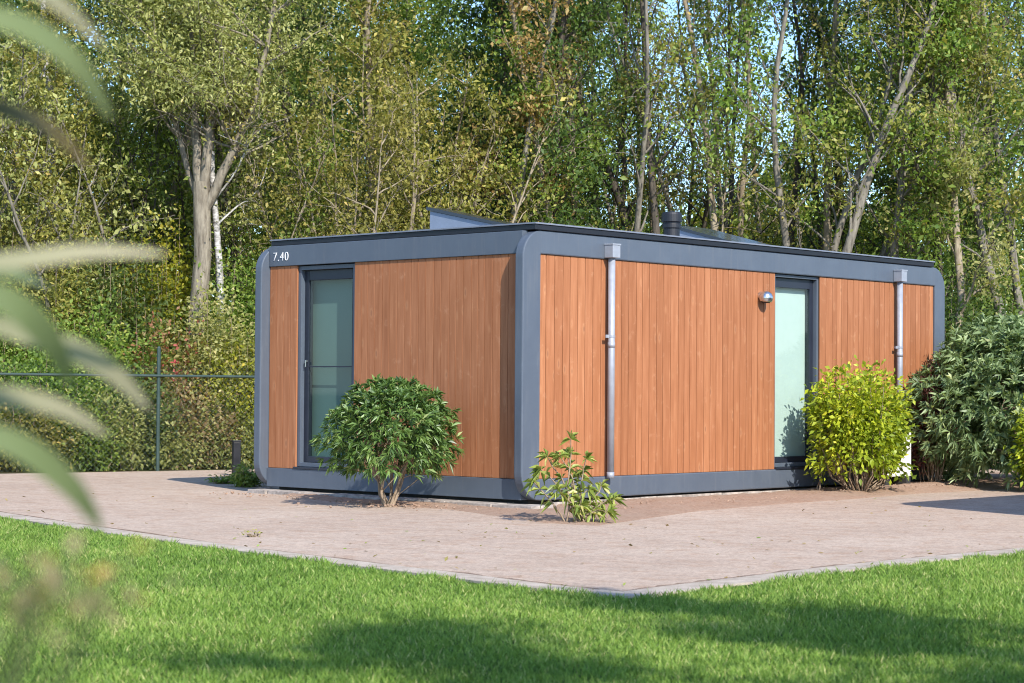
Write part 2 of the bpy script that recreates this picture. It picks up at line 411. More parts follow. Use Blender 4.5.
def soil_mat():
    m, n, l, p = mat('sandy_soil', .95, .15)
    v = objco(n, l); a = noise(n, l, v, 3, 8, .7); b = noise(n, l, v, 28, 8, .8)
    c = ramp(n, l, b.outputs[0], [(.30, (.17, .095, .06)), (.5, (.37, .24, .165)), (.68, (.50, .35, .26))])
    c = mixc(n, l, c, (.40, .29, .215), ramp(n, l, a.outputs[0], [(.4, (0, 0, 0)), (.65, (.7,) * 3)]))
    l.new(c, p.inputs['Base Color']); bump(n, l, p, b.outputs[0], .8, .03); return m
def lawn_mat():
    m, n, l, p = mat('turf_soil', .95, .1)
    b = noise(n, l, objco(n, l), 40, 6, .8)
    l.new(ramp(n, l, b.outputs[0], [(.3, (.02, .035, .008)), (.6, (.05, .09, .018)), (.75, (.08, .10, .03))]), p.inputs['Base Color']); return m
def kerb_mat():
    m, n, l, p = mat('pale_edging_stone', .9, .25)
    v = objco(n, l); a = noise(n, l, v, 5, 8, .7); b = noise(n, l, v, 70, 4, .8)
    c = ramp(n, l, a.outputs[0], [(.35, (.34, .28, .22)), (.6, (.50, .425, .345)), (.8, (.58, .51, .43))])
    c = mixc(n, l, c, ramp(n, l, b.outputs[0], [(.3, (.6,) * 3), (.55, (1, 1, 1))]), .7, 'MULTIPLY')
    l.new(c, p.inputs['Base Color']); bump(n, l, p, b.outputs[0], .4, .006); return m

g = sheet('ground', [(-500, -300), (500, -300), (500, 900), (-500, 900)], 0, litter_mat()); tag(g, None, None, kind='structure')

edge_px = [(-80, 506), (0, 519), (130, 539), (300, 562), (420, 577), (520, 590), (600, 598), (645, 599), (700, 592), (780, 582), (850, 573), (940, 563), (1024, 555), (1110, 546)]
E0 = [G(*p) for p in edge_px]
E0 = [Vector(p) for p in E0]
# smooth the edge with a Catmull-Rom
def smooth(P, k=8):
    out = []
    for i in range(len(P) - 1):
        a, b, c, d = P[max(i - 1, 0)], P[i], P[i + 1], P[min(i + 2, len(P) - 1)]
        for j in range(k):
            t = j / k
            out.append(.5 * ((2 * b) + (c - a) * t + (2 * a - 5 * b + 4 * c - d) * t * t + (3 * b - a - 3 * c + d) * t ** 3))
    return out + [P[-1]]
E1 = smooth(E0)
dl = (E1[0] - E1[4]).normalized(); dr = (E1[-1] - E1[-5]).normalized()
E1 = [E1[0] + dl * 14] + E1 + [E1[-1] + dr * 16]
def offs(P, w):
    out = []
    for i, p in enumerate(P):
        t = (P[min(i + 1, len(P) - 1)] - P[max(i - 1, 0)]); t.z = 0; t.normalize()
        out.append(p + Vector((-t.y, t.x, 0)) * w)
    return out
KW = .30
E2 = offs(E1, KW)
# path: everything beyond the edging as far as the fence
FA, FB = Vector((-11.4, 27.9, 0)), Vector((3, 37.5, 0))
sheet('path', [*offs(E1, .15), Vector((26, 40, 0)), Vector((16, 44, 0)), FB + Vector((6, 3.5, 0)), FB, FA, Vector((-24, 19.5, 0))], .004, path_mat())['kind'] = 'structure'
sheet('lawn', [*offs(E1, .02), Vector((40, -6, 0)), Vector((40, -40, 0)), Vector((-40, -40, 0)), Vector((-40, 20, 0))], .008, lawn_mat())['kind'] = 'structure'
def kerb():
    bm = bmesh.new(); I = offs(E1, .005); O = E2
    prev = None
    for a, b in zip(I, O):
        q = [bm.verts.new((a.x, a.y, 0)), bm.verts.new((a.x, a.y, .024)), bm.verts.new((b.x, b.y, .018)), bm.verts.new((b.x, b.y, 0))]
        if prev:
            for k in range(3): bm.faces.new((prev[k], q[k], q[k + 1], prev[k + 1]))
        prev = q
    o = bm_obj('path_edging', bm, kerb_mat()); o['kind'] = 'structure'
kerb()
def joint():
    rng = random.Random(2); bm = bmesh.new(); A = offs(E1, KW + .004); prev = None
    D_ = []
    for i, p in enumerate(A):
        w = .05 + .07 * rng.random(); t = (A[min(i + 1, len(A) - 1)] - A[max(i - 1, 0)]).normalized(); D_.append(p + Vector((-t.y, t.x, 0)) * w)
    for a, b in zip(A, D_):
        q = [bm.verts.new((a.x, a.y, .0085)), bm.verts.new((b.x, b.y, .0085))]
        if prev: bm.faces.new((prev[0], q[0], q[1], prev[1]))
        prev = q
    o = bm_obj('path_joint', bm, plain('dirt_filled_joint', (.20, .14, .10), .95, 0, .5, .1, 20)); o['kind'] = 'structure'
joint()

# local frame of the chalet
YAW = .7413
uL = Vector((-math.cos(YAW), math.sin(YAW), 0)); uR = Vector((uL.y, -uL.x, 0)); CC = Vector((.1357, 22.4575, 0))
RZ = math.atan2(uR.y, uR.x)
def loc(x, y, z=0): return CC + uR * x + uL * y + Vector((0, 0, z))

# soil bed along both faces of the chalet
def soil():
    rng = random.Random(3)
    line = [tuple(G(243, 487))[:2]] + [tuple(G(px, py))[:2] for px, py in [(255, 489), (300, 499), (370, 506), (450, 510), (545, 524), (600, 527), (640, 521), (700, 512), (780, 505), (850, 500), (920, 494), (1000, 490), (1060, 488)]]
    inner = [loc(.3, 4.6), loc(.3, 4.4), loc(.3, 3.7), loc(.3, 2.9), loc(.3, 1.9), loc(.3, .6), loc(.3, .3), loc(.8, .3), loc(2.2, .3), loc(3.9, .3), loc(5.6, .3), loc(8, .3), loc(10.5, .5), loc(13.5, .8)]
    bm = bmesh.new(); NU, NV = 150, 22; rows = []
    from mathutils import noise as mn
    for i in range(NU):
        f = i / (NU - 1) * (len(line) - 1); k = min(int(f), len(line) - 2); t = f - k
        a = Vector((*line[k], 0)).lerp(Vector((*line[k + 1], 0)), t); b = Vector(inner[k]).lerp(Vector(inner[k + 1]), t)
        row = []
        for j in range(NV):
            v = j / (NV - 1); p = a.lerp(b, v)
            h = .006 + min(v * 3, 1) * (.025 + .02 * mn.noise(p * 1.3) + .018 * mn.noise(p * 5) + .012 * mn.noise(p * 14))
            if p.x > 3: h += min(1, (p.x - 3) / 3) * .06 * min(1, v * 2.5)
            if p.x < .5 and v > .5: h *= .5
            h *= min(1, i / 8)
            if j == 0: h = -.01
            row.append(bm.verts.new((p.x, p.y, max(h, -.01 if j == 0 else .007))))
        rows.append(row)
    for A, B in zip(rows, rows[1:]):
        for j in range(NV - 1): bm.faces.new((A[j], A[j + 1], B[j + 1], B[j]))
    o = bm_obj('soil_bed', bm, soil_mat(), smooth=True); o['kind'] = 'structure'
soil()

# ==================================================================  CHALET
def ring_bm(x0, x1, z0, z1, rr, ix0, ix1, iz0, iz1, y0, y1, n=10):
    out = []; inn = []
    for cx, cz, a0, ic in ((x1 - rr, z1 - rr, 0, (ix1, iz1)), (x0 + rr, z1 - rr, 90, (ix0, iz1)), (x0 + rr, z0 + rr, 180, (ix0, iz0)), (x1 - rr, z0 + rr, 270, (ix1, iz0))):
        for k in range(n + 1):
            a = R(a0 + 90 * k / n); out.append((cx + rr * math.cos(a), cz + rr * math.sin(a))); inn.append(ic)
    bm = bmesh.new(); N = len(out)
    V = [[bm.verts.new((x, y, z)) for x, z in L] for L, y in ((out, y0), (inn, y0), (inn, y1), (out, y1))]
    for q in range(4):
        A, B = V[q], V[(q + 1) % 4]
        for k in range(N): bm.faces.new((A[k], A[(k + 1) % N], B[(k + 1) % N], B[k]))
    bmesh.ops.remove_doubles(bm, verts=bm.verts, dist=1e-5)
    bmesh.ops.dissolve_degenerate(bm, edges=bm.edges, dist=1e-5)
    return bm

def boards(name, parent, a0, a1, z0, z1, plane, axis, bw, seed, gap=.009, sd=.24, bv=.003):
    """upright boards between a0..a1; axis 'x' = long face (outward -y), 'y' = short face (outward -x)"""
    rng = random.Random(seed); bm = bmesh.new(); tv = []
    n = max(1, round((a1 - a0) / bw)); ws = [rng.uniform(.85, 1.15) for _ in range(n)]; k = (a1 - a0) / sum(ws); a = a0
    for w in ws:
        w *= k; th = .022
        f0 = len(bm.faces)
        if axis == 'x': box(bm, a, a + w - gap, plane, plane + th, z0, z1)
        else: box(bm, plane, plane + th, a, a + w - gap, z0, z1)
        tv.append(min(1, max(0, rng.gauss(.5, sd)))); a += w
    # dark groove backing
    bmesh.ops.recalc_face_normals(bm, faces=bm.faces)
    me = bpy.data.meshes.new(name); bm.to_mesh(me); bm.free()
    at = me.attributes.new('tint', 'FLOAT', 'FACE'); at.data.foreach_set('value', [t for t in tv for _ in range(6)])
    o = mesh_obj(name, me, M['wood'], parent)
    b = o.modifiers.new('bevel', 'BEVEL'); b.width = bv; b.segments = 1; b.limit_method = 'ANGLE'
    return o

def window_unit(P, a0, a1, z0, z1, plane, axis, lines, t, bd):
    """full-height glazed door unit set into the face"""
    def bx(bm, u0, u1, d0, d1, w0, w1, bev=0):
        if axis == 'x': box(bm, u0, u1, plane + d0, plane + d1, w0, w1, bev)
        else: box(bm, plane + d0, plane + d1, u0, u1, w0, w1, bev)
    bm = bmesh.new()
    for u0, u1, w0, w1 in ((a0, a0 + t, z0, z1), (a1 - t, a1, z0, z1), (a0 + t, a1 - t, z1 - t, z1), (a0 + t, a1 - t, z0, z0 + .05)):
        bx(bm, u0, u1, .028, .222, w0, w1, .004)
    d = bm_obj('window', bm, M['steel'], P)
    # sash, set back
    bm = bmesh.new(); s = .075; A0, A1, Z0, Z1 = a0 + t + .002, a1 - t - .002, z0 + .052, z1 - t - .002
    for u0, u1, w0, w1 in ((A0, A0 + s, Z0, Z1), (A1 - s, A1, Z0, Z1), (A0 + s, A1 - s, Z1 - s - .05, Z1), (A0 + s, A1 - s, Z0, Z0 + s)):
        bx(bm, u0, u1, .085, .15, w0, w1, .006)
    bm_obj('sash', bm, M['darkframe'], d)
    bm = bmesh.new(); q = [(A0 + s, .10, Z0 + s), (A1 - s, .10, Z0 + s), (A1 - s, .10, Z1 - s - .05), (A0 + s, .10, Z1 - s - .05)]
    bm.faces.new([bm.verts.new((u, plane + dd, w)) if axis == 'x' else bm.verts.new((plane + dd, u, w)) for u, dd, w in q]); bm_obj('pane', bm, M['glass'], d)
    bm = bmesh.new(); bx(bm, A0 + .01, A1 - .01, bd, bd + .005, Z0, Z1 - .01)
    bm_obj('blind', bm, M['blind_shade_toned' if lines else 'blind'], d)
    if lines:
        bm = bmesh.new()
        for z, h in lines: bx(bm, A0 + s, A1 - s, .089, .098, z - h / 2, z + h / 2)
        bm_obj('glazing_bar', bm, M['darkframe'], d)
        bm = bmesh.new(); bx(bm, A1 - .062, A1 - .045, .06, .084, 1.63, 1.655, .003); bx(bm, A1 - .062, A1 - .047, .05, .061, 1.57, 1.655, .003)
        bm_obj('handle', bm, M['chrome'], d)
    # dark sill
    bm = bmesh.new(); bx(bm, a0 - .01, a1 + .01, -.035, .02, z0 - .03, z0 - .003, .004); bm_obj('sill', bm, M['darkframe'], d)
    return d

def chalet():
    P = empty('chalet', CC, RZ)
    X0, X1, Z0, Z1 = -.03, 8.94, .08, 3.085
    WX0, WX1, WZ0, WZ1 = .268, 8.665, .318, 2.822
    for y0, y1 in ((0, .12), (4.405, 4.525)):
        o = bm_obj('portal_frame', ring_bm(X0, X1, Z0, Z1, .31, WX0, WX1, WZ0, WZ1, y0, y1, 12), M['steel'], P, bev=.014)
        for p in o.data.polygons: p.use_smooth = False
    # core
    bm = bmesh.new(); box(bm, .34, 8.6, .24, 4.36, .10, 3.05); bm_obj('wall', bm, M['core'], P)
    bm = bmesh.new()
    box(bm, .268, 4.80, .046, .238, .318, 2.822); box(bm, 5.812, 8.665, .046, .238, .318, 2.822)
    box(bm, .136, .338, .122, 2.862, .30, 2.83); box(bm, .136, .338, 3.892, 4.403, .30, 2.83)
    bm_obj('wall_backing', bm, M['core'], P)
    # cladding
    boards('cladding', P, .270, 4.800, .320, 2.820, .022, 'x', .128, 1)
    boards('cladding', P, 5.812, 8.663, .320, 2.820, .022, 'x', .128, 2)
    boards('cladding', P, .124, 2.862, .318, 2.824, .112, 'y', .118, 3, .0055, .13, .0015)
    boards('cladding', P, 3.892, 4.403, .318, 2.824, .112, 'y', .118, 4, .0055, .13, .0015)
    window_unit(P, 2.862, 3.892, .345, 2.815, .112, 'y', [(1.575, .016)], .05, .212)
    window_unit(P, 4.802, 5.810, .345, 2.815, .022, 'x', None, .036, .168)
    # bands of the short face
    bm = bmesh.new(); box(bm, .092, .30, .122, 4.403, 2.826, 3.080, .006); bm_obj('fascia', bm, M['steel'], P)
    bm = bmesh.new(); box(bm, .088, .30, .122, 4.403, .085, .314, .006); bm_obj('plinth', bm, M['steel'], P)
    # right-hand end, out of sight
    bm = bmesh.new(); box(bm, 8.67, 8.86, .122, 4.403, .09, 3.07); bm_obj('end_wall', bm, M['steel'], P)
    # foundation
    bm = bmesh.new(); box(bm, .25, 8.7, .15, 4.35, -.02, .079); bm_obj('foundation', bm, M['rubber'], P)
    # roof: dark slab and thin pale drip edge
    bm = bmesh.new(); box(bm, .15, 8.60, -.02, 4.43, 3.088, 3.148, .006); r = bm_obj('roof', bm, M['black'], P)
    bm = bmesh.new(); box(bm, .135, 8.615, -.035, 4.445, 3.150, 3.168, .003)
    bm_obj('roof_edge', bm, plain('grey_roof_trim', (.16, .18, .22), .4), r)
    # roof vent
    bm = bmesh.new(); lathe_bm(bm, [(.105, 3.168), (.105, 3.42), (.122, 3.425), (.122, 3.475), (.112, 3.48), (.112, 3.50), (.135, 3.505), (.135, 3.60), (.12, 3.63), (.03, 3.645)], 28, (4.28, 1.3))
    bm_obj('roof_vent', bm, M['black'], P, smooth=False, bev=.004)
    # tilted solar boxes
    for (lx, L) in ((1.45, .32), (6.4, .9)):
        z = 3.169; y0, y1, h0, h1 = 1.25, 2.92, .03, (.37 if lx < 3 else .47)
        def pr(a0, a1, b0, b1, lo0, lo1, hi0, hi1):
            bm = bmesh.new()
            v = [bm.verts.new(c) for c in ((a0, b0, lo0), (a1, b0, lo0), (a1, b1, lo1), (a0, b1, lo1), (a0, b0, hi0), (a1, b0, hi0), (a1, b1, hi1), (a0, b1, hi1))]
            for q in ((3, 2, 1, 0), (4, 5, 6, 7), (0, 1, 5, 4), (1, 2, 6, 5), (2, 3, 7, 6), (3, 0, 4, 7)): bm.faces.new([v[i] for i in q])
            return bm
        s = bm_obj('solar_mount', pr(lx, lx + L, y0, y1, z, z, z + h0, z + h1), plain('galvanised_sheet', (.20, .24, .31), .4), P)
        bm_obj('solar_panel', pr(lx - .02, lx + L + .02, y0 - .03, y1 + .05, z + h0 - .003, z + h1 + .016, z + h0 + .035, z + h1 + .055), M['solar'], s)
    # downpipes
    for x in (1.425, 7.635):
        bm = bmesh.new(); yc = -.062
        tube_bm(bm, [(x, yc, .335), (x, yc, 2.84)], .041, 20)
        tube_bm(bm, [(x, yc, 1.80), (x, yc, 1.86)], .0435, 20)
        tube_bm(bm, [(x, yc, .30), (x, yc, .37)], .044, 20)
        d = bm_obj('downpipe', bm, M['zinc'], P)
        for p in d.data.polygons: p.use_smooth = len(p.vertices) == 4
        bm = bmesh.new(); box(bm, x - .068, x + .068, -.135, -.003, 2.835, 2.99, .006)
        box(bm, x - .074, x + .074, -.141, -.004, 2.980, 2.998, .003); bm_obj('hopper', bm, M['zinc'], d)
        bm = bmesh.new()
        for z in (1.93,):
            tube_bm(bm, [(x, yc, z - .014), (x, yc, z + .014)], .045, 20); box(bm, x - .10, x - .045, yc - .006, yc + .006, z - .018, z + .018); box(bm, x - .012, x + .012, yc + .04, .02, z - .012, z + .012)
        bm_obj('bracket', bm, M['zinc'], d)
    # wall lamp: half dome on a round rose
    bm = bmesh.new(); lx, lz = 4.47, 2.52
    tube_bm(bm, [(lx, .02, lz), (lx, -.03, lz)], [.055, .05], 20); w = bm_obj('wall_lamp', bm, M['chrome'], P)
    bm = bmesh.new()
    bmesh.ops.create_uvsphere(bm, u_segments=24, v_segments=14, radius=.088)
    geo = bm.verts[:] + bm.edges[:] + bm.faces[:]
    bmesh.ops.bisect_plane(bm, geom=geo, plane_co=(0, 0, -.045), plane_no=(0, .15, -1), clear_outer=True)
    bmesh.ops.holes_fill(bm, edges=[e for e in bm.edges if e.is_boundary])
    bmesh.ops.translate(bm, verts=bm.verts, vec=(lx, -.065, lz - .03)); sh = bm_obj('lamp_shade', bm, M['chrome'], w)
    for p in sh.data.polygons: p.use_smooth = len(p.vertices) < 6
    bm = bmesh.new(); tube_bm(bm, [(lx, -.065, lz - .092), (lx, -.065, lz - .060)], [.05, .07], 16); bm_obj('bulb', bm, M['black'], w)
    return P

CH1 = chalet()
tag(CH1, 'low flat-roofed timber chalet with slate-blue rounded frames and the number 7.40', 'chalet')

# number
fc = bpy.data.curves.new('number_text', 'FONT'); fc.body = '7.40'; fc.size = .158; fc.extrude = .003; fc.align_x = 'LEFT'; fc.space_character = 1.1; fc.offset = -.0032
fo = bpy.data.objects.new('number_tmp', fc); S.collection.objects.link(fo)
dg = bpy.context.evaluated_depsgraph_get(); me = bpy.data.meshes.new_from_object(fo.evaluated_get(dg))
bpy.data.objects.remove(fo)
no = mesh_obj('house_number', me, M['number'], CH1)
# text reads towards -x; its baseline runs from high y to low y
no.matrix_local = Matrix.Translation((.088, 4.325, 2.892)) @ Matrix.Rotation(R(-90), 4, 'Z') @ Matrix.Rotation(R(90), 4, 'X')

# concrete strip visible along the short face
def strip():
    rng = random.Random(9); bm = bmesh.new()
    y = -.25
    while y < 4.45:
        L = rng.uniform(.45, .75); y2 = min(y + L, 4.5)
        box(bm, -.14 + rng.uniform(-.03, .03), .22, y, y2 - .012, -.01, .045 + rng.uniform(-.006, .006), .006); y = y2
    o = bm_obj('kerb_stones', bm, M['concrete']); o.location = CC; o.rotation_euler = (0, 0, RZ); o['kind'] = 'structure'
    bm = bmesh.new(); x = .5
    while x < 8.4:
        L = .8; box(bm, x, x + L - .01, .03, .25, -.01, .055 + rng.uniform(-.006, .006), .005); x += L
    o = bm_obj('kerb_stones', bm, M['concrete']); o.location = CC; o.rotation_euler = (0, 0, RZ); o['kind'] = 'structure'
strip()

# neighbour chalet beyond the right edge of the view: same kind
def copy_tree_obj(o, parent=None):
    c = o.copy(); S.collection.objects.link(c); c.parent = parent
    if parent is not None: c.matrix_parent_inverse = o.matrix_parent_inverse.copy(); c.matrix_local = o.matrix_local.copy()
    for ch in [k for k in o.children if not k.name.startswith('house_number')]: copy_tree_obj(ch, c)
    return c
CH2 = copy_tree_obj(CH1); CH2.location = (9.60, 17.22, 0)
tag(CH2, 'second chalet of the same kind beyond the right end of the path', 'chalet')

# ==================================================================  SMALL THINGS
# outdoor unit half behind the yellow bush
u = empty('air_conditioner', loc(6.88, -.34, .10), RZ); tag(u, 'white metal outdoor unit half hidden behind the yellow-green bush', 'air conditioner')
bm = bmesh.new(); box(bm, -.36, .36, -.15, .15, .09, .70, .012); bm_obj('casing', bm, M['white'], u)
bm = bmesh.new()
for k in range(5): tube_bm(bm, [(-.1 + .19 * math.cos(a) * (k + 1) / 5, -.158, .38 + .19 * math.sin(a) * (k + 1) / 5) for a in [j * 2 * math.pi / 24 for j in range(25)]], .004, 6, False)
bm_obj('fan_grille', bm, M['darkframe'], u)
for x in (-.26, .26):
    bm = bmesh.new(); box(bm, x - .05, x + .05, -.17, .17, -.02, .088, .008); bm_obj('foot', bm, M['rubber'], u)

# bollard
b = empty('bollard', G(236, 476)); b.rotation_euler.z = .4; tag(b, 'short black square post beside the rounded chalet corner', 'bollard')
bm = bmesh.new(); box(bm, -.055, .055, -.055, .055, 0, .50, .008); bm_obj('post', bm, M['black'], b)
bm = bmesh.new(); box(bm, -.062, .062, -.062, .062, .502, .53, .006); bm_obj('cap', bm, M['black'], b)

# chain-link fence
def fence():
    A, B = Vector((-11.2, 28.05, 0)), Vector((-.2, 35.4, 0)); d = (B - A); L = d.length; d.normalize()
    P0 = G(155, 471); t0 = (P0 - A).dot(d); P0 = A + d * t0
    F = empty('chain_link_fence', A, math.atan2(d.y, d.x)); tag(F, 'green chain-link fence with thin round posts in front of the undergrowth', 'fence')
    H = 1.62
    # chain mesh: two families of zigzag wires
    V = []; Fc = []; n = 0; sp = .085; r = .0018
    for fam in (1, -1):
        x = -H
        while x < L + H:
            xa, za, xb, zb = x, .03, x + fam * (H), .03 + H
            ax, az, bx_, bz = xa, za, xb, zb
            def clip(ax, az, bx_, bz):
                if max(ax, bx_) < 0 or min(ax, bx_) > L: return None
                t0_, t1_ = 0., 1.; dx = bx_ - ax
                for lim, sg in ((0, 1), (L, -1)):
                    t = (lim - ax) / dx
                    if dx * sg > 0: t0_ = max(t0_, t)
                    else: t1_ = min(t1_, t)
                if t0_ >= t1_: return None
                return ax + dx * t0_, az + (bz - az) * t0_, ax + dx * t1_, az + (bz - az) * t1_
            c = clip(ax, az, bx_, bz)
            if c:
                y = fam * .0025; nx, nz = (.7, -.7 * fam)
                for (x_, z_) in ((c[0], c[1]), (c[2], c[3])):
                    V += [(x_ + nx * r, y, z_ + nz * r), (x_ - nx * r, y, z_ - nz * r), (x_, y + r * 1.6, z_)]
                Fc += [(n, n + 1, n + 4, n + 3), (n + 1, n + 2, n + 5, n + 4), (n + 2, n, n + 3, n + 5)]; n += 6
            x += sp
    mesh_obj('chain_link_mesh', np_mesh('chain_link_mesh', V, Fc), M['fencegreen'], F)
    bm = bmesh.new(); tube_bm(bm, [(0, -.03, 1.49), (L, -.03, 1.49)], .021, 10); bm_obj('rail', bm, M['fencegreen'], F)
    x = t0 - 3 * 2.9
    while x < L:
        if x > 0:
            bm = bmesh.new(); tube_bm(bm, [(x, .0, 0), (x, .0, 1.92), (x, .0, 1.95)], [.03, .03, .012], 12); bm_obj('post', bm, M['fencegreen'], F)
        x += 2.9
fence()

# ==================================================================  PLANTS NEAR THE CHALET
def rosette_bush(name, label, cat, pos, rx, ry, h, zc, nros, nleaf, L, wid, lm, seed, stem_n=6, inner=.55, lump=.16, rz=0, up=.35, base=.05, stem_r=.022):
    """shrub whose leaves sit in whorls at the shoot tips; h: half height of the crown, zc: its centre"""
    rng = np.random.default_rng(seed); e = empty(name, pos, rz); tag(e, label, cat)
    d = unit(rng.normal(size=(nros, 3))); d[:, 2] = np.where(d[:, 2] < -.75, -d[:, 2], d[:, 2])
    lobes = unit(rng.normal(size=(26, 3))); lobe = 1 + lump * (np.max(d @ lobes.T, 1) - .85) * 4
    rr = (inner + (1 - inner) * rng.random(nros) ** .5) * lobe * rng.uniform(.94, 1.05, nros)
    C = d * rr[:, None] * np.array([rx, ry, h]) + np.array([0, 0, zc])
    ok = C[:, 2] > .10; C, d = C[ok], d[ok]; nr = len(C)
    ax = unit(d + np.array([0, 0, up]) + rng.normal(size=(nr, 3)) * .35)
    Cs = np.repeat(C, nleaf, 0); A = np.repeat(ax, nleaf, 0); n = len(Cs)
    side = unit(np.cross(A, rng.normal(size=(n, 3)))); spreadf = rng.uniform(.5, 1.7, (n, 1))
    la = unit(A + side * spreadf); tint = np.repeat(rng.normal(.42, .15, nr), nleaf) + rng.normal(0, .17, n)
    V, T, tt = leaves(rng, Cs + A * rng.uniform(-.3, .3, (n, 1)) * L * .5, L * rng.uniform(.6, 1.2, n), wid, la, A * 1.6, tint, .22, .10)
    s = Skel()
    for k in range(stem_n):
        a = rng.uniform(0, 6.28); b0 = np.array([math.cos(a), math.sin(a), 0]) * base * rng.random()
        tgt = np.array([math.cos(a) * rx * .55, math.sin(a) * ry * .55, zc + h * rng.uniform(-.2, .5)])
        n_ = 7; P = np.array([b0 + (tgt - b0) * (i / n_) + rng.normal(size=3) * .025 * (i > 0) + np.array([0, 0, .07 * math.sin(i / n_ * 3.1)]) for i in range(n_ + 1)])
        s.tube(P, stem_r, .007, 6)
        for _ in range(12):
            i = rng.integers(1, n_ + 1); near = C[rng.integers(0, nr)]
            q = C[np.argmin(np.linalg.norm(C - (P[i] + (near - P[i]) * .6), axis=1))]
            m_ = (P[i] + q) / 2 + rng.normal(size=3) * .04; s.tube([P[i], m_, q], .007, .003, 4)
    mesh_obj('stem', s.mesh('stem'), M['twig'], e)
    mesh_obj('foliage', np_mesh('foliage', V, T, tt), LM[lm], e)
    return e

rosette_bush('laurel_bush', 'rounded glossy green bush on short bare stems before the left window', 'bush', G(390, 507), .71, .68, .55, .79, 1200, 9, .108, .23, 'laurel', 11, 7, .32, .24, 0, .25, .10, .019)
rosette_bush('evergreen_shrub', 'large grey-green leafy shrub covering the chalet end beside the path', 'shrub', (7.25, 28.2, .06), 1.66, 1.25, 1.15, .96, 3600, 9, .15, .25, 'greygreen', 12, 8, .62, .30, 0, .3, .3)
rosette_bush('evergreen_shrub', 'darker green shrub in the shade behind the white unit', 'shrub', (6.55, 29.6, .08), .9, .8, .85, .9, 700, 8, .13, .28, 'dark', 22, 8, .4, .2, 0, .3, .2)

def small_plant():
    rng = np.random.default_rng(5); p0 = G(574, 521, .02); e = empty('young_laurel', p0)
    tag(e, 'small straggly young laurel with drooping leaves in front of the chalet corner', 'plant')
    s = Skel(); C = []; A = []
    tips = [(-.30, .0, .50), (-.05, .1, .66), (.13, -.05, .30), (.27, .05, .34), (.05, .12, .44), (-.17, -.1, .30), (.37, -.05, .22), (.20, .1, .12), (.05, -.15, .16), (-.02, 0, .78), (-.12, .05, .62), (.3, -.1, .10), (-.38, 0, .36), (-.25, .1, .62), (.12, 0, .60)]
    for t in tips:
        t = np.array(t) * np.array([1.05, 1, 1]); b0 = np.array([rng.uniform(-.1, .12), rng.uniform(-.05, .05), -.03])
        P = np.array([b0 + (t - b0) * u + np.array([0, 0, .05 * math.sin(u * 3)]) + rng.normal(size=3) * .012 for u in np.linspace(0, 1, 6)])
        s.tube(P, .011, .005, 5)
        for i in (2, 3, 4, 5, 5, 5):
            n = 5
            C += [P[i]] * n; A += [unit(P[5] - P[3])] * n
    C = np.array(C); A = np.array(A); n = len(C)
    la = unit(A * .7 + unit(rng.normal(size=(n, 3))) * 1.0 + np.array([0, 0, -.15]))
    V, T, tt = leaves(rng, C, .135 * rng.uniform(.6, 1.25, n), .24, la, np.array([0, -.3, 1.]), rng.normal(.55, .22, n), .35, .1)
    mesh_obj('stem', s.mesh('stem'), M['twig'], e); mesh_obj('foliage', np_mesh('foliage', V, T, tt), LM['sprout'], e)
small_plant()

def shoot_bush(name, label, cat, pos, rx, ry, h, seed, nshoot, nl, size, wid, lm, rz=0, cup=.5, spread=.05, twigmat='twig', lmin=.25, group=None, foot=.25):
    """shrub of many upright shoots carrying small leaves all along"""
    rng = np.random.default_rng(seed); e = empty(name, pos, rz); tag(e, label, cat, group)
    s = Skel(); C = []; ct = []
    for k in range(nshoot):
        a = rng.uniform(0, 6.283); q = rng.random() ** .55
        top = h * (1 - (.20 if lm == 'lime' else .38) * q ** 2.4) * rng.uniform(.70, 1.08); t = np.array([math.cos(a) * rx * q, math.sin(a) * ry * q, top * (1 if rng.random() > .35 else rng.uniform(.35, .9))])
        b0 = np.array([math.cos(a) * rx * q * foot, math.sin(a) * ry * q * foot, -.03])
        P = np.array([b0 + (t - b0) * np.array([u ** cup, u ** cup, u]) + rng.normal(size=3) * .02 for u in np.linspace(0, 1, 7)])
        if k % 3 == 0: s.tube(P, .010, .003, 4)
        u = rng.uniform(lmin, 1, nl) ** .8 * 5.999; i = u.astype(int)
        c = P[i] + (P[i + 1] - P[i]) * (u - i)[:, None] + rng.normal(size=(nl, 3)) * spread
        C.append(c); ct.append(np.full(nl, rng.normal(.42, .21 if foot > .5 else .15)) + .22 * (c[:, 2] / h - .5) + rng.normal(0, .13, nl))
    C = np.concatenate(C); ct = np.concatenate(ct); ok = C[:, 2] > .02; C, ct = C[ok], ct[ok]; n = len(C)
    out = unit(C * np.array([1, 1, .6]) - np.array([0, 0, h * .3]))
    V, T, tt = leaves(rng, C, size * rng.uniform(.6, 1.3, n), wid, unit(out + rng.normal(size=(n, 3)) * .8), np.array([0, -.2, .8]), ct)
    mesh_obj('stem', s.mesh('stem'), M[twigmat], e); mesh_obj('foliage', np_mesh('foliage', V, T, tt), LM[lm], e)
    return e
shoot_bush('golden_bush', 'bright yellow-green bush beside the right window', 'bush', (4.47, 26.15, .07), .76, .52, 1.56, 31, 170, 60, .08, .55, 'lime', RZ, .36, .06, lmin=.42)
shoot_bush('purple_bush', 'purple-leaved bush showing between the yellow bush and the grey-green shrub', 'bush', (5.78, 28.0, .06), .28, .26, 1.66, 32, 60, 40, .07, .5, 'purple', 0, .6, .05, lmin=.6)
shoot_bush('sprig', 'tiny green sprig at the foot of the yellow bush', 'plant', G(820, 489, .03), .09, .09, .22, 33, 9, 9, .07, .5, 'sprout', 0, .6, .02)
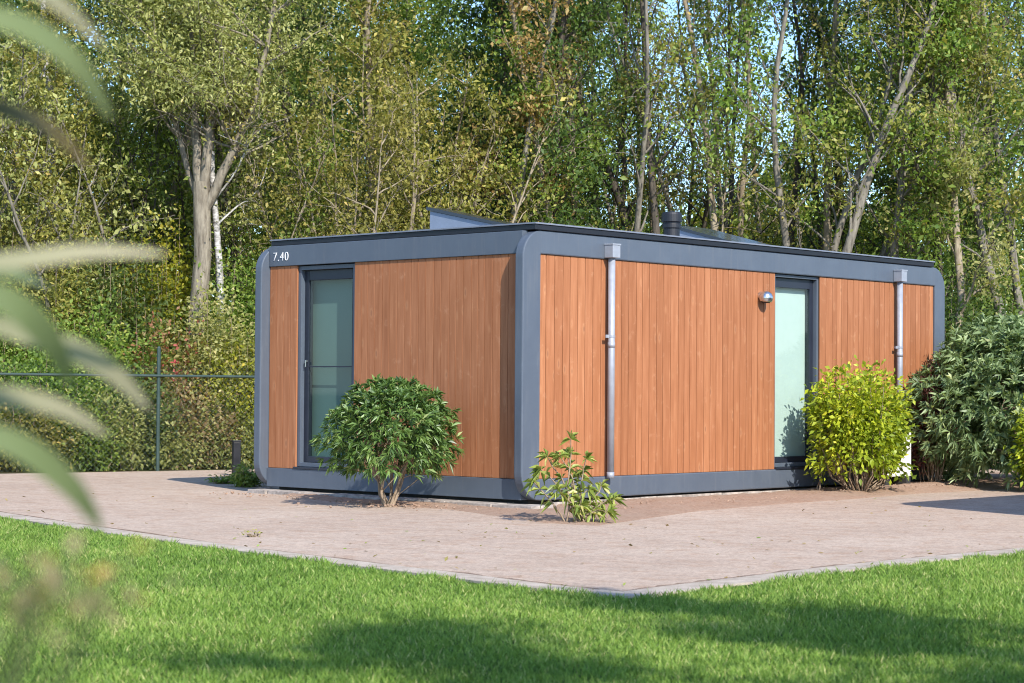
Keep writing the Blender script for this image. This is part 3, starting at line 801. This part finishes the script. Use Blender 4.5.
shoot_bush('sprig', 'thin leafy green shoot standing before the right window glass', 'plant', (3.93, 26.1, .04), .10, .08, .98, 41, 5, 22, .07, .5, 'sprout', 0, .8, .03, lmin=.55)
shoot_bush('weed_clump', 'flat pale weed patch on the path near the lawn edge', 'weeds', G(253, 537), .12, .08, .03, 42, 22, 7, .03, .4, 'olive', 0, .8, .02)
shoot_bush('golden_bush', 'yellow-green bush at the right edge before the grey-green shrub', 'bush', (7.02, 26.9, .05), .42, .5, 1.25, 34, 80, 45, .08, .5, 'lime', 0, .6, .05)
shoot_bush('weed_clump', 'low green weeds growing beside the chalet corner and the black post', 'weeds', G(246, 487), .22, .3, .28, 35, 60, 16, .08, .3, 'sprout', 0, .8, .03)
shoot_bush('weed_clump', 'flat yellowish weeds on the path near the black post', 'weeds', G(226, 484), .28, .2, .10, 36, 40, 12, .06, .4, 'green', 0, .8, .02)

# ==================================================================  LAWN BLADES
def in_lawn(x, y):
    ex = np.array([p.x for p in E1]); ey = np.array([p.y for p in E1])
    return y < np.interp(x, ex, ey) + .03
def grass():
    rng = np.random.default_rng(77); N = 430000
    # denser where it is seen: a wedge in front of the camera and its surroundings
    y = rng.uniform(7.6, 20.5, N) ; y = 7.6 + (y - 7.6) ** 1.0
    x = rng.uniform(-1, 1, N) * (.30 * y + .9)
    edge_n = .10 * np.sin(x * 5.3) * np.sin(x * 2.1 + 1) + .07 * np.sin(x * 13.7 + 2) + .05 * np.sin(x * 31)
    ok = in_lawn(x, y + .10 - edge_n * .8); x, y = x[ok], y[ok]
    # thinner fringe round it
    M2 = 60000; x2 = rng.uniform(-12, 12, M2); y2 = rng.uniform(2, 20, M2); ok = in_lawn(x2, y2) & (np.abs(x2) > .27 * y2 + .7) | ((y2 < 7.7)); x2, y2 = x2[ok], y2[ok]
    x = np.concatenate([x, x2]); y = np.concatenate([y, y2]); n = len(x)
    ex = np.array([p.x for p in E1]); ey = np.array([p.y for p in E1]); de = np.interp(x, ex, ey) - y
    pat = .5 + .5 * np.sin(x * 1.7 + 2 * np.sin(y * 1.1)) * np.sin(y * 2.3 + 1.4 * np.sin(x * 2.1)); pat2 = .5 + .5 * np.sin(x * 7.1 + 3 * np.sin(y * 5.3)) * np.sin(y * 8.9 + x * 3.3)
    h = rng.uniform(.028, .055, n) * (.85 + .3 * pat2) + .028 * np.exp(-np.maximum(de, 0) / .15) * rng.random(n) ** 1.5
    a = rng.uniform(0, 6.283, n); w = rng.uniform(.0022, .0042, n) * (1 + (y - 9) * .05)
    bx_, by_ = np.cos(a) * w, np.sin(a) * w; la = rng.uniform(0, 6.283, n); lean = h * rng.uniform(.1, .9, n); lx, ly = np.cos(la) * lean, np.sin(la) * lean
    z0 = np.full(n, .006)
    V = np.stack([np.stack([x - bx_, y - by_, z0], 1), np.stack([x + bx_, y + by_, z0], 1),
                  np.stack([x + bx_ * .7 + lx * .4, y + by_ * .7 + ly * .4, h * .6], 1), np.stack([x + lx, y + ly, h], 1), np.stack([x - bx_ * .7 + lx * .4, y - by_ * .7 + ly * .4, h * .6], 1)], 1).reshape(-1, 3)
    F = np.arange(5 * n).reshape(n, 5)
    t = rng.normal(.45, .17, n) + .22 * (pat - .5) + .16 * (pat2 - .5); pat3 = np.sin(x * 1.1 + 4) * np.sin(y * .9 + 2 * np.sin(x * .7)); t += .16 * np.clip(pat3, -.4, 1) * (rng.random(n) < .6) + .25 * (np.sin(x * 2.9 + 1) * np.sin(y * 3.7 + x) > .8) * rng.random(n); t[rng.random(n) < .045] = 1.
    o = mesh_obj('grass', np_mesh('grass', V, F, t), LM['grass']); tag(o, 'short green lawn grass in front of the path', 'grass', kind='stuff')
grass()

# scattered clods and leaves on the path and the soil
def litter():
    rng = np.random.default_rng(8); C = []
    for _ in range(900):
        px, py = rng.uniform(-10, 1040), rng.uniform(478, 600)
        e = np.interp(px, [p[0] for p in edge_px], [p[1] for p in edge_px])
        if py > e - 2: continue
        near = py > e - 14 or rng.random() < .35
        if not near: continue
        p = G(px, py, .01); lx = (p - CC).dot(uR); ly = (p - CC).dot(uL)
        if lx > -.1 and ly > -.1: continue
        C.append(p)
    C = np.array([tuple(c) for c in C]); n = len(C)
    ax = rng.normal(size=(n, 3)) * np.array([1, 1, .25]); V, T, tt = leaves(rng, C, rng.uniform(.02, .055, n), .6, unit(ax), np.array([0, 0, 2.]), rng.random(n), -.05)
    o = mesh_obj('leaf_litter', np_mesh('leaf_litter', V, T, tt), LM['brown']); tag(o, 'dry brown leaf scraps scattered over the path', 'leaf litter', kind='stuff')
    # soil clods
    bm = bmesh.new()
    for _ in range(600):
        if rng.random() < .5: p = loc(rng.uniform(.3, 11), -rng.uniform(.25, 1.0)); hz = .03 + (.05 if p.x > 4 else 0)
        elif rng.random() < .6: p = loc(-rng.uniform(.3, .9), rng.uniform(-.5, 4.6)); hz = .02
        else:
            q = G(392, 508); p = q + Vector((rng.normal() * .35, rng.normal() * .3, 0)); hz = .03
        s = .004 + .013 * rng.random() ** 2.5
        mtx = Matrix.Translation((p.x, p.y, hz)) @ Matrix.Rotation(rng.uniform(0, 6), 4, 'Z') @ Matrix.Diagonal((s * 1.4, s, s * .8, 1))
        r = bmesh.ops.create_icosphere(bm, subdivisions=1, radius=1, matrix=mtx)
        for v in r['verts']: v.co += Vector(rng.normal(size=3)) * s * .15
    o = bm_obj('soil_clods', bm, soil_mat()); tag(o, 'crumbly soil clods along the foot of the chalet', 'soil', kind='stuff')
litter()

# ==================================================================  WOOD BEHIND
tree_proto('slim_a', dict(seed=1, H=14, r=.095, first=.20, nl=26, limb=2.3, ang=42, twigs=7), 11500, .085, spread=.26)
tree_proto('slim_b', dict(seed=2, H=13, r=.105, first=.26, nl=24, limb=2.6, ang=38, twigs=7, lean=(.06, .02), wob=.07), 10500, .085, spread=.28)
tree_proto('slim_c', dict(seed=3, H=15, r=.085, first=.16, nl=24, limb=1.9, ang=35, twigs=6, lean=(-.08, .03), wob=.06), 9000, .08, spread=.24)
tree_proto('fork_a', dict(seed=4, H=13, r=.095, first=.30, nl=15, limb=2.2, ang=40, twigs=6, stems=2, wob=.06), 11000, .085, spread=.26)
tree_proto('dense_a', dict(seed=5, H=12.5, r=.12, first=.12, nl=34, limb=3.0, ang=52, twigs=9), 22000, .09, spread=.30)
tree_proto('sparse_a', dict(seed=6, H=14, r=.09, first=.25, nl=24, limb=2.5, ang=35, twigs=7, wob=.06), 5500, .08, spread=.22)
tree_proto('sparse_b', dict(seed=16, H=13.5, r=.085, first=.25, nl=15, limb=2.6, ang=33, twigs=7, stems=2, wob=.07), 5500, .08, spread=.22)
tree_proto('pole', dict(seed=26, H=14, r=.085, first=.30, nl=18, limb=1.7, ang=32, twigs=7, wob=.04), 3200, .08, spread=.22)
tree_proto('pole_b', dict(seed=28, H=13, r=.075, first=.34, nl=16, limb=2.0, ang=30, twigs=8, wob=.065, lean=(.07, 0)), 3000, .08, spread=.22)
tree_proto('hazel', dict(seed=7, H=7.2, r=.055, first=.25, nl=11, limb=1.7, ang=45, twigs=6, stems=9, wob=.07, limb_r=.35), 15000, .075, spread=.22)
def willow():
    """thick trunk forking at about 4.8 m into three stems under a dense pale crown"""
    rng = np.random.default_rng(21); s = Skel(); pts = []
    F0 = np.array([0, 0, 4.7])
    s.tube(np.array([[.05, 0, -.1], [.09, 0, 1.2], [-.05, 0, 2.4], [.04, 0, 3.6], F0 + [0, 0, .15]]), .17, .15, 10)
    stems = [([[-.02, 0, 4.4], [-.10, .05, 5.6], [-.16, .1, 7.0], [-.3, .1, 8.6], [-.5, .1, 10.2]], .095),
             ([[.03, 0, 4.4], [.12, -.05, 5.5], [.20, 0, 6.6], [.22, .1, 8.4], [.3, 0, 10.6]], .10),
             ([[.05, 0, 4.3], [.42, -.1, 5.1], [.80, -.1, 5.9], [1.05, -.1, 6.9], [1.4, 0, 8.8]], .095),
             ([[-.05, .1, 4.5], [-.5, .3, 5.8], [-.9, .3, 7.1], [-1.3, .3, 8.6]], .06)]
    for P, r in stems:
        P = np.array(P, float); P = np.array([P[min(int(u), len(P) - 2)] * (1 - (u - min(int(u), len(P) - 2))) + P[min(int(u), len(P) - 2) + 1] * (u - min(int(u), len(P) - 2)) for u in np.linspace(0, len(P) - 1, 15)]) + rng.normal(size=(15, 3)) * .012
        s.tube(P, r, .03, 8)
        for k in range(26):
            i = rng.integers(4, 14); a = rng.uniform(0, 6.28); el = R(rng.uniform(30, 75))
            L = rng.uniform(.7, 1.8); Q = curve(rng, P[i], [math.cos(a) * math.sin(el), math.sin(a) * math.sin(el), math.cos(el)], L, 6, .16, .02)
            s.tube(Q, .03, .006, 4)
            for j in range(8):
                q = Q[rng.integers(2, 7)]; T = curve(rng, q, rng.normal(size=3) + [0, 0, .2], rng.uniform(.3, .7), 3, .2, -.03); s.tube(T, .007, .003, 3); pts.append(T)
    pts = np.concatenate(pts)
    ALLV['willow'] = (s.mesh('trunk'), crown_mesh('crown', rng, pts, 46000, .075, .42, .24, zmin=6.15, keepf=.5))
willow()
tree_proto('lawn_tree', dict(seed=9, H=8.0, r=.14, first=.32, nl=26, limb=2.5, ang=55, twigs=6), 8500, .12, spread=.20, keepf=.5)

wood = [
 # key, px, Y, scale, rz, bark, leaf, label
 ('slim_b', 25, 38, 1.00, 1, 'bark_grey', 'olive', 'olive-leaved tree standing over the fence at the left edge'),
 ('slim_a', 72, 36.5, .95, 2, 'bark_white', 'olive', 'pale grey-barked tree behind the fence, left of the thick forked willow'),
 ('slim_b', 131, 38, .95, 4, 'bark_tan', 'pale', 'tan-barked upright tree left of the forked willow'),
 ('slim_c', 162, 39, 1.0, .6, 'bark_tan', 'green', 'slim brown-barked tree just left of the forked willow'),
 ('willow', 200, 35, 1.0, 0, 'bark_willow', 'pale', 'thick forked tan willow with a pale olive crown behind the chalet number'),
 ('pole', 219, 34.9, .85, 3.5, 'bark_white', 'pale', 'white-barked birch-like tree rising beside the forked willow'),
 ('slim_c', 262, 37, .95, 5.1, 'bark_dark', 'grey', 'brown twiggy tree right of the forked willow'),
 ('dense_a', 300, 40, .95, .3, 'bark_dark', 'dark', 'dark dense tree above the left end of the chalet roof'),
 ('slim_a', 345, 43, 1.0, 1.4, 'bark_dark', 'green', 'green tree behind the yellow-leaved hazels'),
 ('slim_b', 386, 39, 1.0, 2.2, 'bark_tan', 'olive', 'straight pale trunk with olive leaves behind the hazels'),
 ('hazel', 350, 35.5, 1.0, .2, 'bark_tan', 'olive', 'olive-yellow hazel thicket above the left half of the short face'),
 ('hazel', 432, 36.5, 1.12, 3.0, 'bark_tan', 'olive', 'pale-stemmed hazel with slanting branches above the roof solar panel'),
 ('slim_b', 455, 42, 1.05, 3.3, 'bark_dark', 'green', 'green tree behind the slanting pale hazel stems'),
 ('slim_c', 482, 37.2, .95, 1.0, 'bark_grey', 'orange', 'rust and grey leaved tree over the near chalet corner'),
 ('dense_a', 512, 41, 1.0, 1.2, 'bark_dark', 'dark', 'dark leafy tree behind the rust-leaved one'),
 ('slim_a', 552, 38, 1.0, 2.7, 'bark_dark', 'dark', 'dark-trunked tree just right of the near chalet corner'),
 ('slim_c', 583, 37, 1.0, 4.4, 'bark_tan', 'green', 'tan sunlit trunk with green leaves above the first downpipe'),
 ('pole_b', 612, 41, 1.0, 2.9, 'bark_dark', 'dark', 'leaning dark-trunked tree right of the first downpipe'),
 ('sparse_b', 645, 38.5, .95, 1.3, 'bark_grey', 'green', 'forked green tree just left of the roof vent'),
 ('sparse_a', 678, 39, 1.0, 2.1, 'bark_dark', 'dark', 'thin dark tree behind the roof vent with sky around its top'),
 ('pole', 812, 38.5, 1.0, 2.0, 'bark_tan', 'olive', 'straight tan stem left of the grey V-forked tree'),
 ('pole_b', 905, 38, 1.0, 4.0, 'bark_tan', 'green', 'thin tan leaning stem just right of the second downpipe'),
 ('pole', 590, 38.2, 1.0, 5.0, 'bark_tan', 'olive', 'straight tan stem rising just left of the first downpipe'),
 ('sparse_b', 700, 42, 1.0, 4.1, 'bark_dark', 'olive', 'sparse forked tree right of the roof vent with sky showing through'),
 ('sparse_a', 725, 36.5, 1.0, .5, 'bark_tan', 'green', 'mottled tan-barked tree above the wall lamp'),
 ('sparse_b', 768, 38, 1.0, 2.4, 'bark_grey', 'olive', 'slim forked tree with open twigs above the right window'),
 ('sparse_a', 802, 36, 1.05, 5.2, 'bark_grey', 'olive', 'tall bare-branched grey tree just right of the right window'),
 ('fork_a', 828, 37.5, 1.05, .2, 'bark_grey', 'green', 'grey V-forked tree above the yellow bush'),
 ('slim_b', 857, 39.5, 1.0, 5.9, 'bark_dark', 'dark', 'dark-trunked tree left of the second downpipe'),
 ('slim_a', 884, 37.5, 1.0, 3.1, 'bark_grey', 'green', 'fresh green tree directly behind the second downpipe'),
 ('dense_a', 915, 39, .9, 4.6, 'bark_dark', 'dark', 'broad dark green tree over the far chalet end'),
 ('slim_a', 948, 37.5, 1.0, 1.9, 'bark_dark', 'green', 'tree with a dark trunk right beyond the chalet end'),
 ('slim_c', 957, 36, .95, 2.9, 'bark_tan', 'pale', 'thin tan-barked tree above the grey-green shrub'),
 ('slim_a', 988, 40, 1.0, 5.5, 'bark_dark', 'dark', 'dark tree over the middle of the grey-green shrub'),
 ('slim_b', 1014, 37, 1.0, .8, 'bark_grey', 'olive', 'olive tree at the right edge behind the grey-green shrub'),
 ('slim_c', 1042, 38, 1.0, 4.8, 'bark_grey', 'green', 'slim green tree at the far right edge'),
 ('hazel', 5, 35.6, 1.0, 1.1, 'bark_grey', 'olive', 'olive twiggy hazel thicket over the fence at the left edge'),
 ('hazel', 78, 36.0, 1.08, 4.0, 'bark_grey', 'pale', 'pale leafy hazel thicket left of the forked willow'),
 ('hazel', 150, 37.5, 1.0, 5.0, 'bark_dark', 'green', 'green hazel thicket behind the slim brown-barked tree'),
 ('hazel', 272, 36.2, .9, 2.0, 'bark_tan', 'green', 'green hazel thicket right of the forked willow above the chalet number'),
 ('pole', 662, 37, 1.0, 3.6, 'bark_dark', 'olive', 'thin dark stem immediately left of the roof vent'),
 ('pole_b', 742, 39, 1.0, 1.0, 'bark_tan', 'green', 'pair of thin tan stems between the wall lamp and the roof vent'),
 ('pole_b', 788, 40, 1.0, 1.6, 'bark_dark', 'dark', 'thin dark stem rising behind the right window'),
 ('slim_b', -20, 39, 1.0, 3.9, 'bark_grey', 'green', 'green tree whose crown reaches in at the top left corner'),
]
for key, px, Y, sc, rz, bk, lf, lab in wood:
    p = D(px, 300, Y)
    nm = {'willow': 'willow_tree', 'hazel': 'hazel_tree'}.get(key, 'forest_tree')
    place_tree(key, nm, p.x, p.y, sc, rz, bk, lf, lab, 'tree', 'trees in the wood behind the chalet')
# deeper, look-alike trees
LOOK = dict(pole='pole-thin', pole_b='thin leaning', sparse_a='sparse', sparse_b='sparse forked', slim_a='slender', slim_b='slender slanting', slim_c='slim tall', dense_a='dense broad', fork_a='forked', hazel='many-stemmed low')
HUE = dict(dark='dark green', green='green', olive='olive')
def deep_label(key, lf, x):
    where = 'left of the chalet' if x < -6.2 else 'behind the short face' if x < .3 else 'behind the roof vent' if x < 5 else 'behind the right window' if x < 8.4 else 'behind the far chalet end'
    return f'{LOOK[key]} tree with {HUE[lf]} leaves, deep in the wood {where}'
rng = random.Random(42)
keys = ['slim_a', 'slim_b', 'slim_c', 'dense_a', 'fork_a', 'slim_a']
for k in range(34):
    px = -150 + k * 38 + rng.uniform(-14, 14); Y = rng.uniform(44, 56)
    right = 590 < px < 900
    key = rng.choice(['sparse_a', 'sparse_b', 'pole']) if right else (rng.choice(['dense_a', 'slim_a', 'dense_a', 'hazel']) if px < 560 else rng.choice(keys))
    if right and k % 2: continue
    s = rng.uniform(.95, 1.15) if not right else rng.uniform(.8, .95)
    p = D(px, 300, Y)
    lf = rng.choice(['dark', 'green', 'olive', 'dark'])
    place_tree(key, 'forest_tree', p.x, p.y, s, rng.uniform(0, 6.28), 'bark_dark', lf, deep_label(key, lf, p.x), 'tree', 'deep trees: ' + deep_label(key, lf, p.x))
for k in range(17):
    p = D(548 + k * 28 + rng.uniform(-9, 9), 300, rng.uniform(41, 50))
    key = rng.choice(['pole', 'pole_b']); lf = rng.choice(['dark', 'green', 'olive'])
    place_tree(key, 'forest_tree', p.x, p.y, rng.uniform(.9, 1.15), rng.uniform(0, 6.28), rng.choice(['bark_dark', 'bark_tan', 'bark_grey', 'bark_tan']), lf, deep_label(key, lf, p.x), 'tree', 'deep trees: ' + deep_label(key, lf, p.x))

# far wood mass and yellow thicket glowing through the gap on the right
def mass(name, label, pxs, Yr, zr, n, size, lm, seed, kind='stuff'):
    rng = np.random.default_rng(seed); Y = rng.uniform(*Yr, n); px = rng.uniform(*pxs, n); x = (px - 512) / FPX * Y
    top = zr[1] * (1 + (zr[1] < 9.5) * (seed == 3) * .95 / (1 + np.exp((x - .5) / 1.5))) * (.84 + .16 * np.sin(x * .55 + seed) * np.sin(x * .21 + 1) + .10 * np.sin(x * 1.9))
    z = zr[0] + (top - zr[0]) * rng.random(n) ** .85
    C = np.stack([x, Y, z], 1); cl = rng.normal(size=(400, 3)); 
    t = rng.normal(.42, .2, n) + .12 * np.sin(x * 2.1) * np.sin(z * 2.3)
    V, T, tt = leaves(rng, C, size * rng.uniform(.6, 1.4, n), .6, tint=t)
    o = mesh_obj(name, np_mesh(name, V, T, tt), LM[lm]); tag(o, label, 'woodland', kind=kind); return o
mass('far_wood', 'far mass of green foliage closing the wood', (-900, 1900), (58, 75), (0, 8.6), 300000, .18, 'green', 3)
mass('far_thicket', 'yellow-green thicket far behind the wood above the right window', (690, 900), (55, 58), (0, 7.4), 22000, .15, 'yellow', 4)

# ------------------------------------------------------------------ undergrowth: bushes behind the fence and behind the chalet
bushes = [
 # px, Y, rx, ry, h, leaf, label
 (-35, 33.5, 1.6, 1.1, 2.9, 'green', 'green bush behind the fence at the left picture edge'),
 (20, 34.8, 1.5, 1.1, 4.0, 'olive', 'tall olive bush behind the fence below the left edge tree'),
 (48, 32.6, 1.2, .8, 2.0, 'green', 'bright green low bush pressing against the fence left of its post'),
 (98, 33.6, 1.2, .9, 2.7, 'green', 'fresh green bush behind the fence left of the red-leaved shrub'),
 (112, 35.2, 1.4, 1.0, 3.9, 'dark', 'tall dark bush at the foot of the tan-barked upright tree'),
 (133, 32.9, .8, .6, 1.5, 'dark', 'low dark green bush just left of the middle fence post'),
 (168, 33.9, .8, .7, 2.35, 'red', 'red-tinged shrub above the fence rail right of the post'),
 (160, 35.6, .9, .8, 4.2, 'yellow', 'tall yellow-green sapling in front of the slim brown-barked tree'),
 (190, 33.2, .7, .5, 1.45, 'brown', 'dry brown bramble behind the fence right of the post'),
 (215, 34.2, .9, .8, 2.9, 'pale', 'pale olive shrub at the foot of the forked willow'),
 (172, 32.9, .55, .4, .9, 'pale', 'low pale green bush at the fence foot right of the post'),
 (70, 32.0, .8, .45, 1.0, 'green', 'low fresh green bush at the fence foot left of the post'),
 (112, 32.3, .7, .45, 1.15, 'pale', 'low pale green bush against the fence mesh left of the post'),
 (15, 31.6, .9, .45, 1.2, 'olive', 'low olive bush at the fence foot behind the blurred leaves'),
 (236, 33.9, .8, .6, 2.1, 'yellow', 'yellow-green shrub behind the fence beside the chalet'),
 (222, 33.5, .5, .5, 1.1, 'pale', 'low pale grassy shrub behind the fence and the black post'),
 (246, 35.4, 1.2, .9, 3.6, 'green', 'green shrub rising beside the number on the chalet'),
 (300, 35.4, 1.4, 1.0, 3.9, 'green', 'fresh green shrub behind the left end of the roof'),
 (372, 35.8, 1.4, 1.0, 4.0, 'olive', 'olive shrub behind the roof left of the solar panel'),
 (455, 37.2, 1.5, 1.0, 4.3, 'yellow', 'yellow-leaved shrub behind the roof solar panel'),
 (530, 37.5, 1.5, 1.0, 4.2, 'dark', 'dark shrub behind the near corner of the roof'),
 (605, 38.0, 1.4, 1.0, 4.4, 'olive', 'olive shrub behind the roof above the first downpipe'),
 (668, 39.0, 1.3, 1.0, 4.4, 'green', 'green shrub behind the roof vent'),
 (735, 40.0, 1.5, 1.0, 4.4, 'yellow', 'yellow-green shrub behind the roof above the wall lamp'),
 (800, 42.0, 1.5, 1.0, 4.6, 'yellow', 'yellow shrub between the trunks above the right window'),
 (880, 41.0, 1.6, 1.0, 4.0, 'dark', 'dark undergrowth shrub behind the second downpipe'),
 (960, 36.5, 1.6, 1.0, 3.2, 'dark', 'dark shrub behind the far chalet end'),
 (1015, 38.5, 1.6, 1.0, 3.6, 'green', 'green shrub behind the grey-green one at the right edge'),
 (1075, 35.0, 1.6, 1.0, 2.8, 'dark', 'dark shrub beyond the right picture edge'),
]
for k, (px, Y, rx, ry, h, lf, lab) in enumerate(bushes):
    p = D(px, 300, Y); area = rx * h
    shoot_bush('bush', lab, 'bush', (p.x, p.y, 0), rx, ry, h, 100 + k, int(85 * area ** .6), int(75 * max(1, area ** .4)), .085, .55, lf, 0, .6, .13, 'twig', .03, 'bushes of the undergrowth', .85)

# trees of the lawn, beside and behind the camera: they throw the shade on the grass
for x, y, s, rz, lab in ((5.6, 3.6, .9, .5, 'lawn tree to the right of the viewpoint'), (3.9, 1.9, .95, 2.0, 'lawn tree close by the viewpoint')):
    place_tree('lawn_tree', 'lawn_tree', x, y, s, rz, 'bark_grey', 'green', lab, 'tree', 'trees on the lawn')

# ==================================================================  NEAR PLANT (out of focus)
def near_plant():
    X = D(-95, 300, 1.55); e = empty('garden_plant', (X.x, X.y, 0)); tag(e, 'out-of-focus strap-leaved plant reaching in at the left edge', 'plant')
    o = Vector((X.x, X.y, 0))
    s = Skel(); rng = np.random.default_rng(4)
    P = np.array([[0, 0, 0], [.01, .01, .5], [-.01, .02, .9], [0, 0, 1.2], [.01, -.01, 1.45], [0, 0, 1.75]]); s.tube(P, .008, .004, 8)
    lv = [
     # px path, width px, Y, material
     ([(-95, -30), (0, -22), (60, 5), (105, 48)], 26, 1.50, 'foredry', 1.75),
     ([(-95, 10), (10, 22), (75, 62), (112, 120)], 34, 1.50, 'fore', 1.7),
     ([(-95, 80), (0, 108), (50, 130), (92, 168)], 26, 1.62, 'foredark', 1.6),
     ([(-95, 262), (0, 262), (90, 252), (168, 254)], 24, 1.60, 'foredry', 1.5),
     ([(-95, 270), (5, 300), (50, 340), (72, 388)], 38, 1.50, 'fore', 1.45),
     ([(-20, 270), (20, 276), (45, 285), (60, 296)], 22, 1.70, 'fore', 1.45),
     ([(-30, 318), (60, 345), (110, 370), (150, 410)], 30, 1.75, 'foredry', 1.42),
     ([(-95, 395), (0, 396), (60, 408), (108, 436)], 26, 1.60, 'foredry', 1.38),
     ([(-95, 420), (10, 442), (70, 485), (103, 532)], 34, 1.50, 'fore', 1.35),
    ]
    LMx = dict(fore=LM['fore'], foredry=LM['foredry'], foredark=LM['foredark'])
    for pts, w, Y, m, zs in lv:
        Q = smooth([Vector(D(a, b_, Y + .05 * i)) for i, (a, b_) in enumerate(pts)], 6); n = len(Q)
        V = []; F = []
        for i, q in enumerate(Q):
            t = i / (n - 1); ww = w / FPX * Y * .42 * (math.sin(math.pi * min(1, .12 + t * .88)) ** .8 + .02)
            d = (Q[min(i + 1, n - 1)] - Q[max(i - 1, 0)]).normalized(); sd_ = d.cross(Vector((0, -1, .3))).normalized()
            up = sd_.cross(d).normalized()
            for k_ in (-1, 0, 1): V.append(tuple(q + sd_ * ww * k_ + up * (.12 * ww * abs(k_)) - o))
        for i in range(n - 1):
            for k_ in (0, 1): a = i * 3 + k_; F.append((a, a + 1, a + 4, a + 3))
        me_ = np_mesh('leaf', V, F, np.clip(np.linspace(.2, .8, len(F)), 0, 1), True)
        mesh_obj('leaf', me_, LMx[m], e)
        r0 = Q[0] - o; s.tube([[0, 0, max(.4, r0.z - .08)], [r0.x * .6, r0.y * .6, r0.z - .02], list(r0)], .0035, .002, 5)
    mesh_obj('stem', s.mesh('stem'), LM['fore'], e)
    # withered flower spray, low
    C = []
    for k in range(170):
        px, py = rng.normal(45, 48), rng.normal(585, 22)
        C.append(tuple(Vector(D(px, py, rng.uniform(1.15, 1.5))) - o))
    C = np.array(C); V, T, tt = leaves(rng, C, .013 * rng.uniform(.5, 1.4, len(C)), .5, tint=rng.random(len(C)))
    mesh_obj('foliage', np_mesh('foliage', V, T, tt), LM['foreflower'], e)
    s = Skel()
    for k in range(26): c = C[k * 6]; s.tube([[0, 0, .75], [c[0] * .5, c[1] * .5, (c[2] + .8) / 2 + .02], list(c)], .0012, .0007, 3)
    mesh_obj('flower_stalk', s.mesh('flower_stalk'), LM['foredry'], e)
LM['foredark'] = leaf_mat('withered_olive_leaves', [(0, (.05, .06, .02)), (.5, (.09, .08, .035)), (1, (.20, .13, .06))], .2, .6, .0)
LM['foreflower'] = leaf_mat('withered_flower', [(0, (.12, .16, .05)), (.5, (.24, .22, .10)), (.9, (.38, .28, .16)), (1, (.55, .32, .05))], .3, .6, .0)
near_plant()
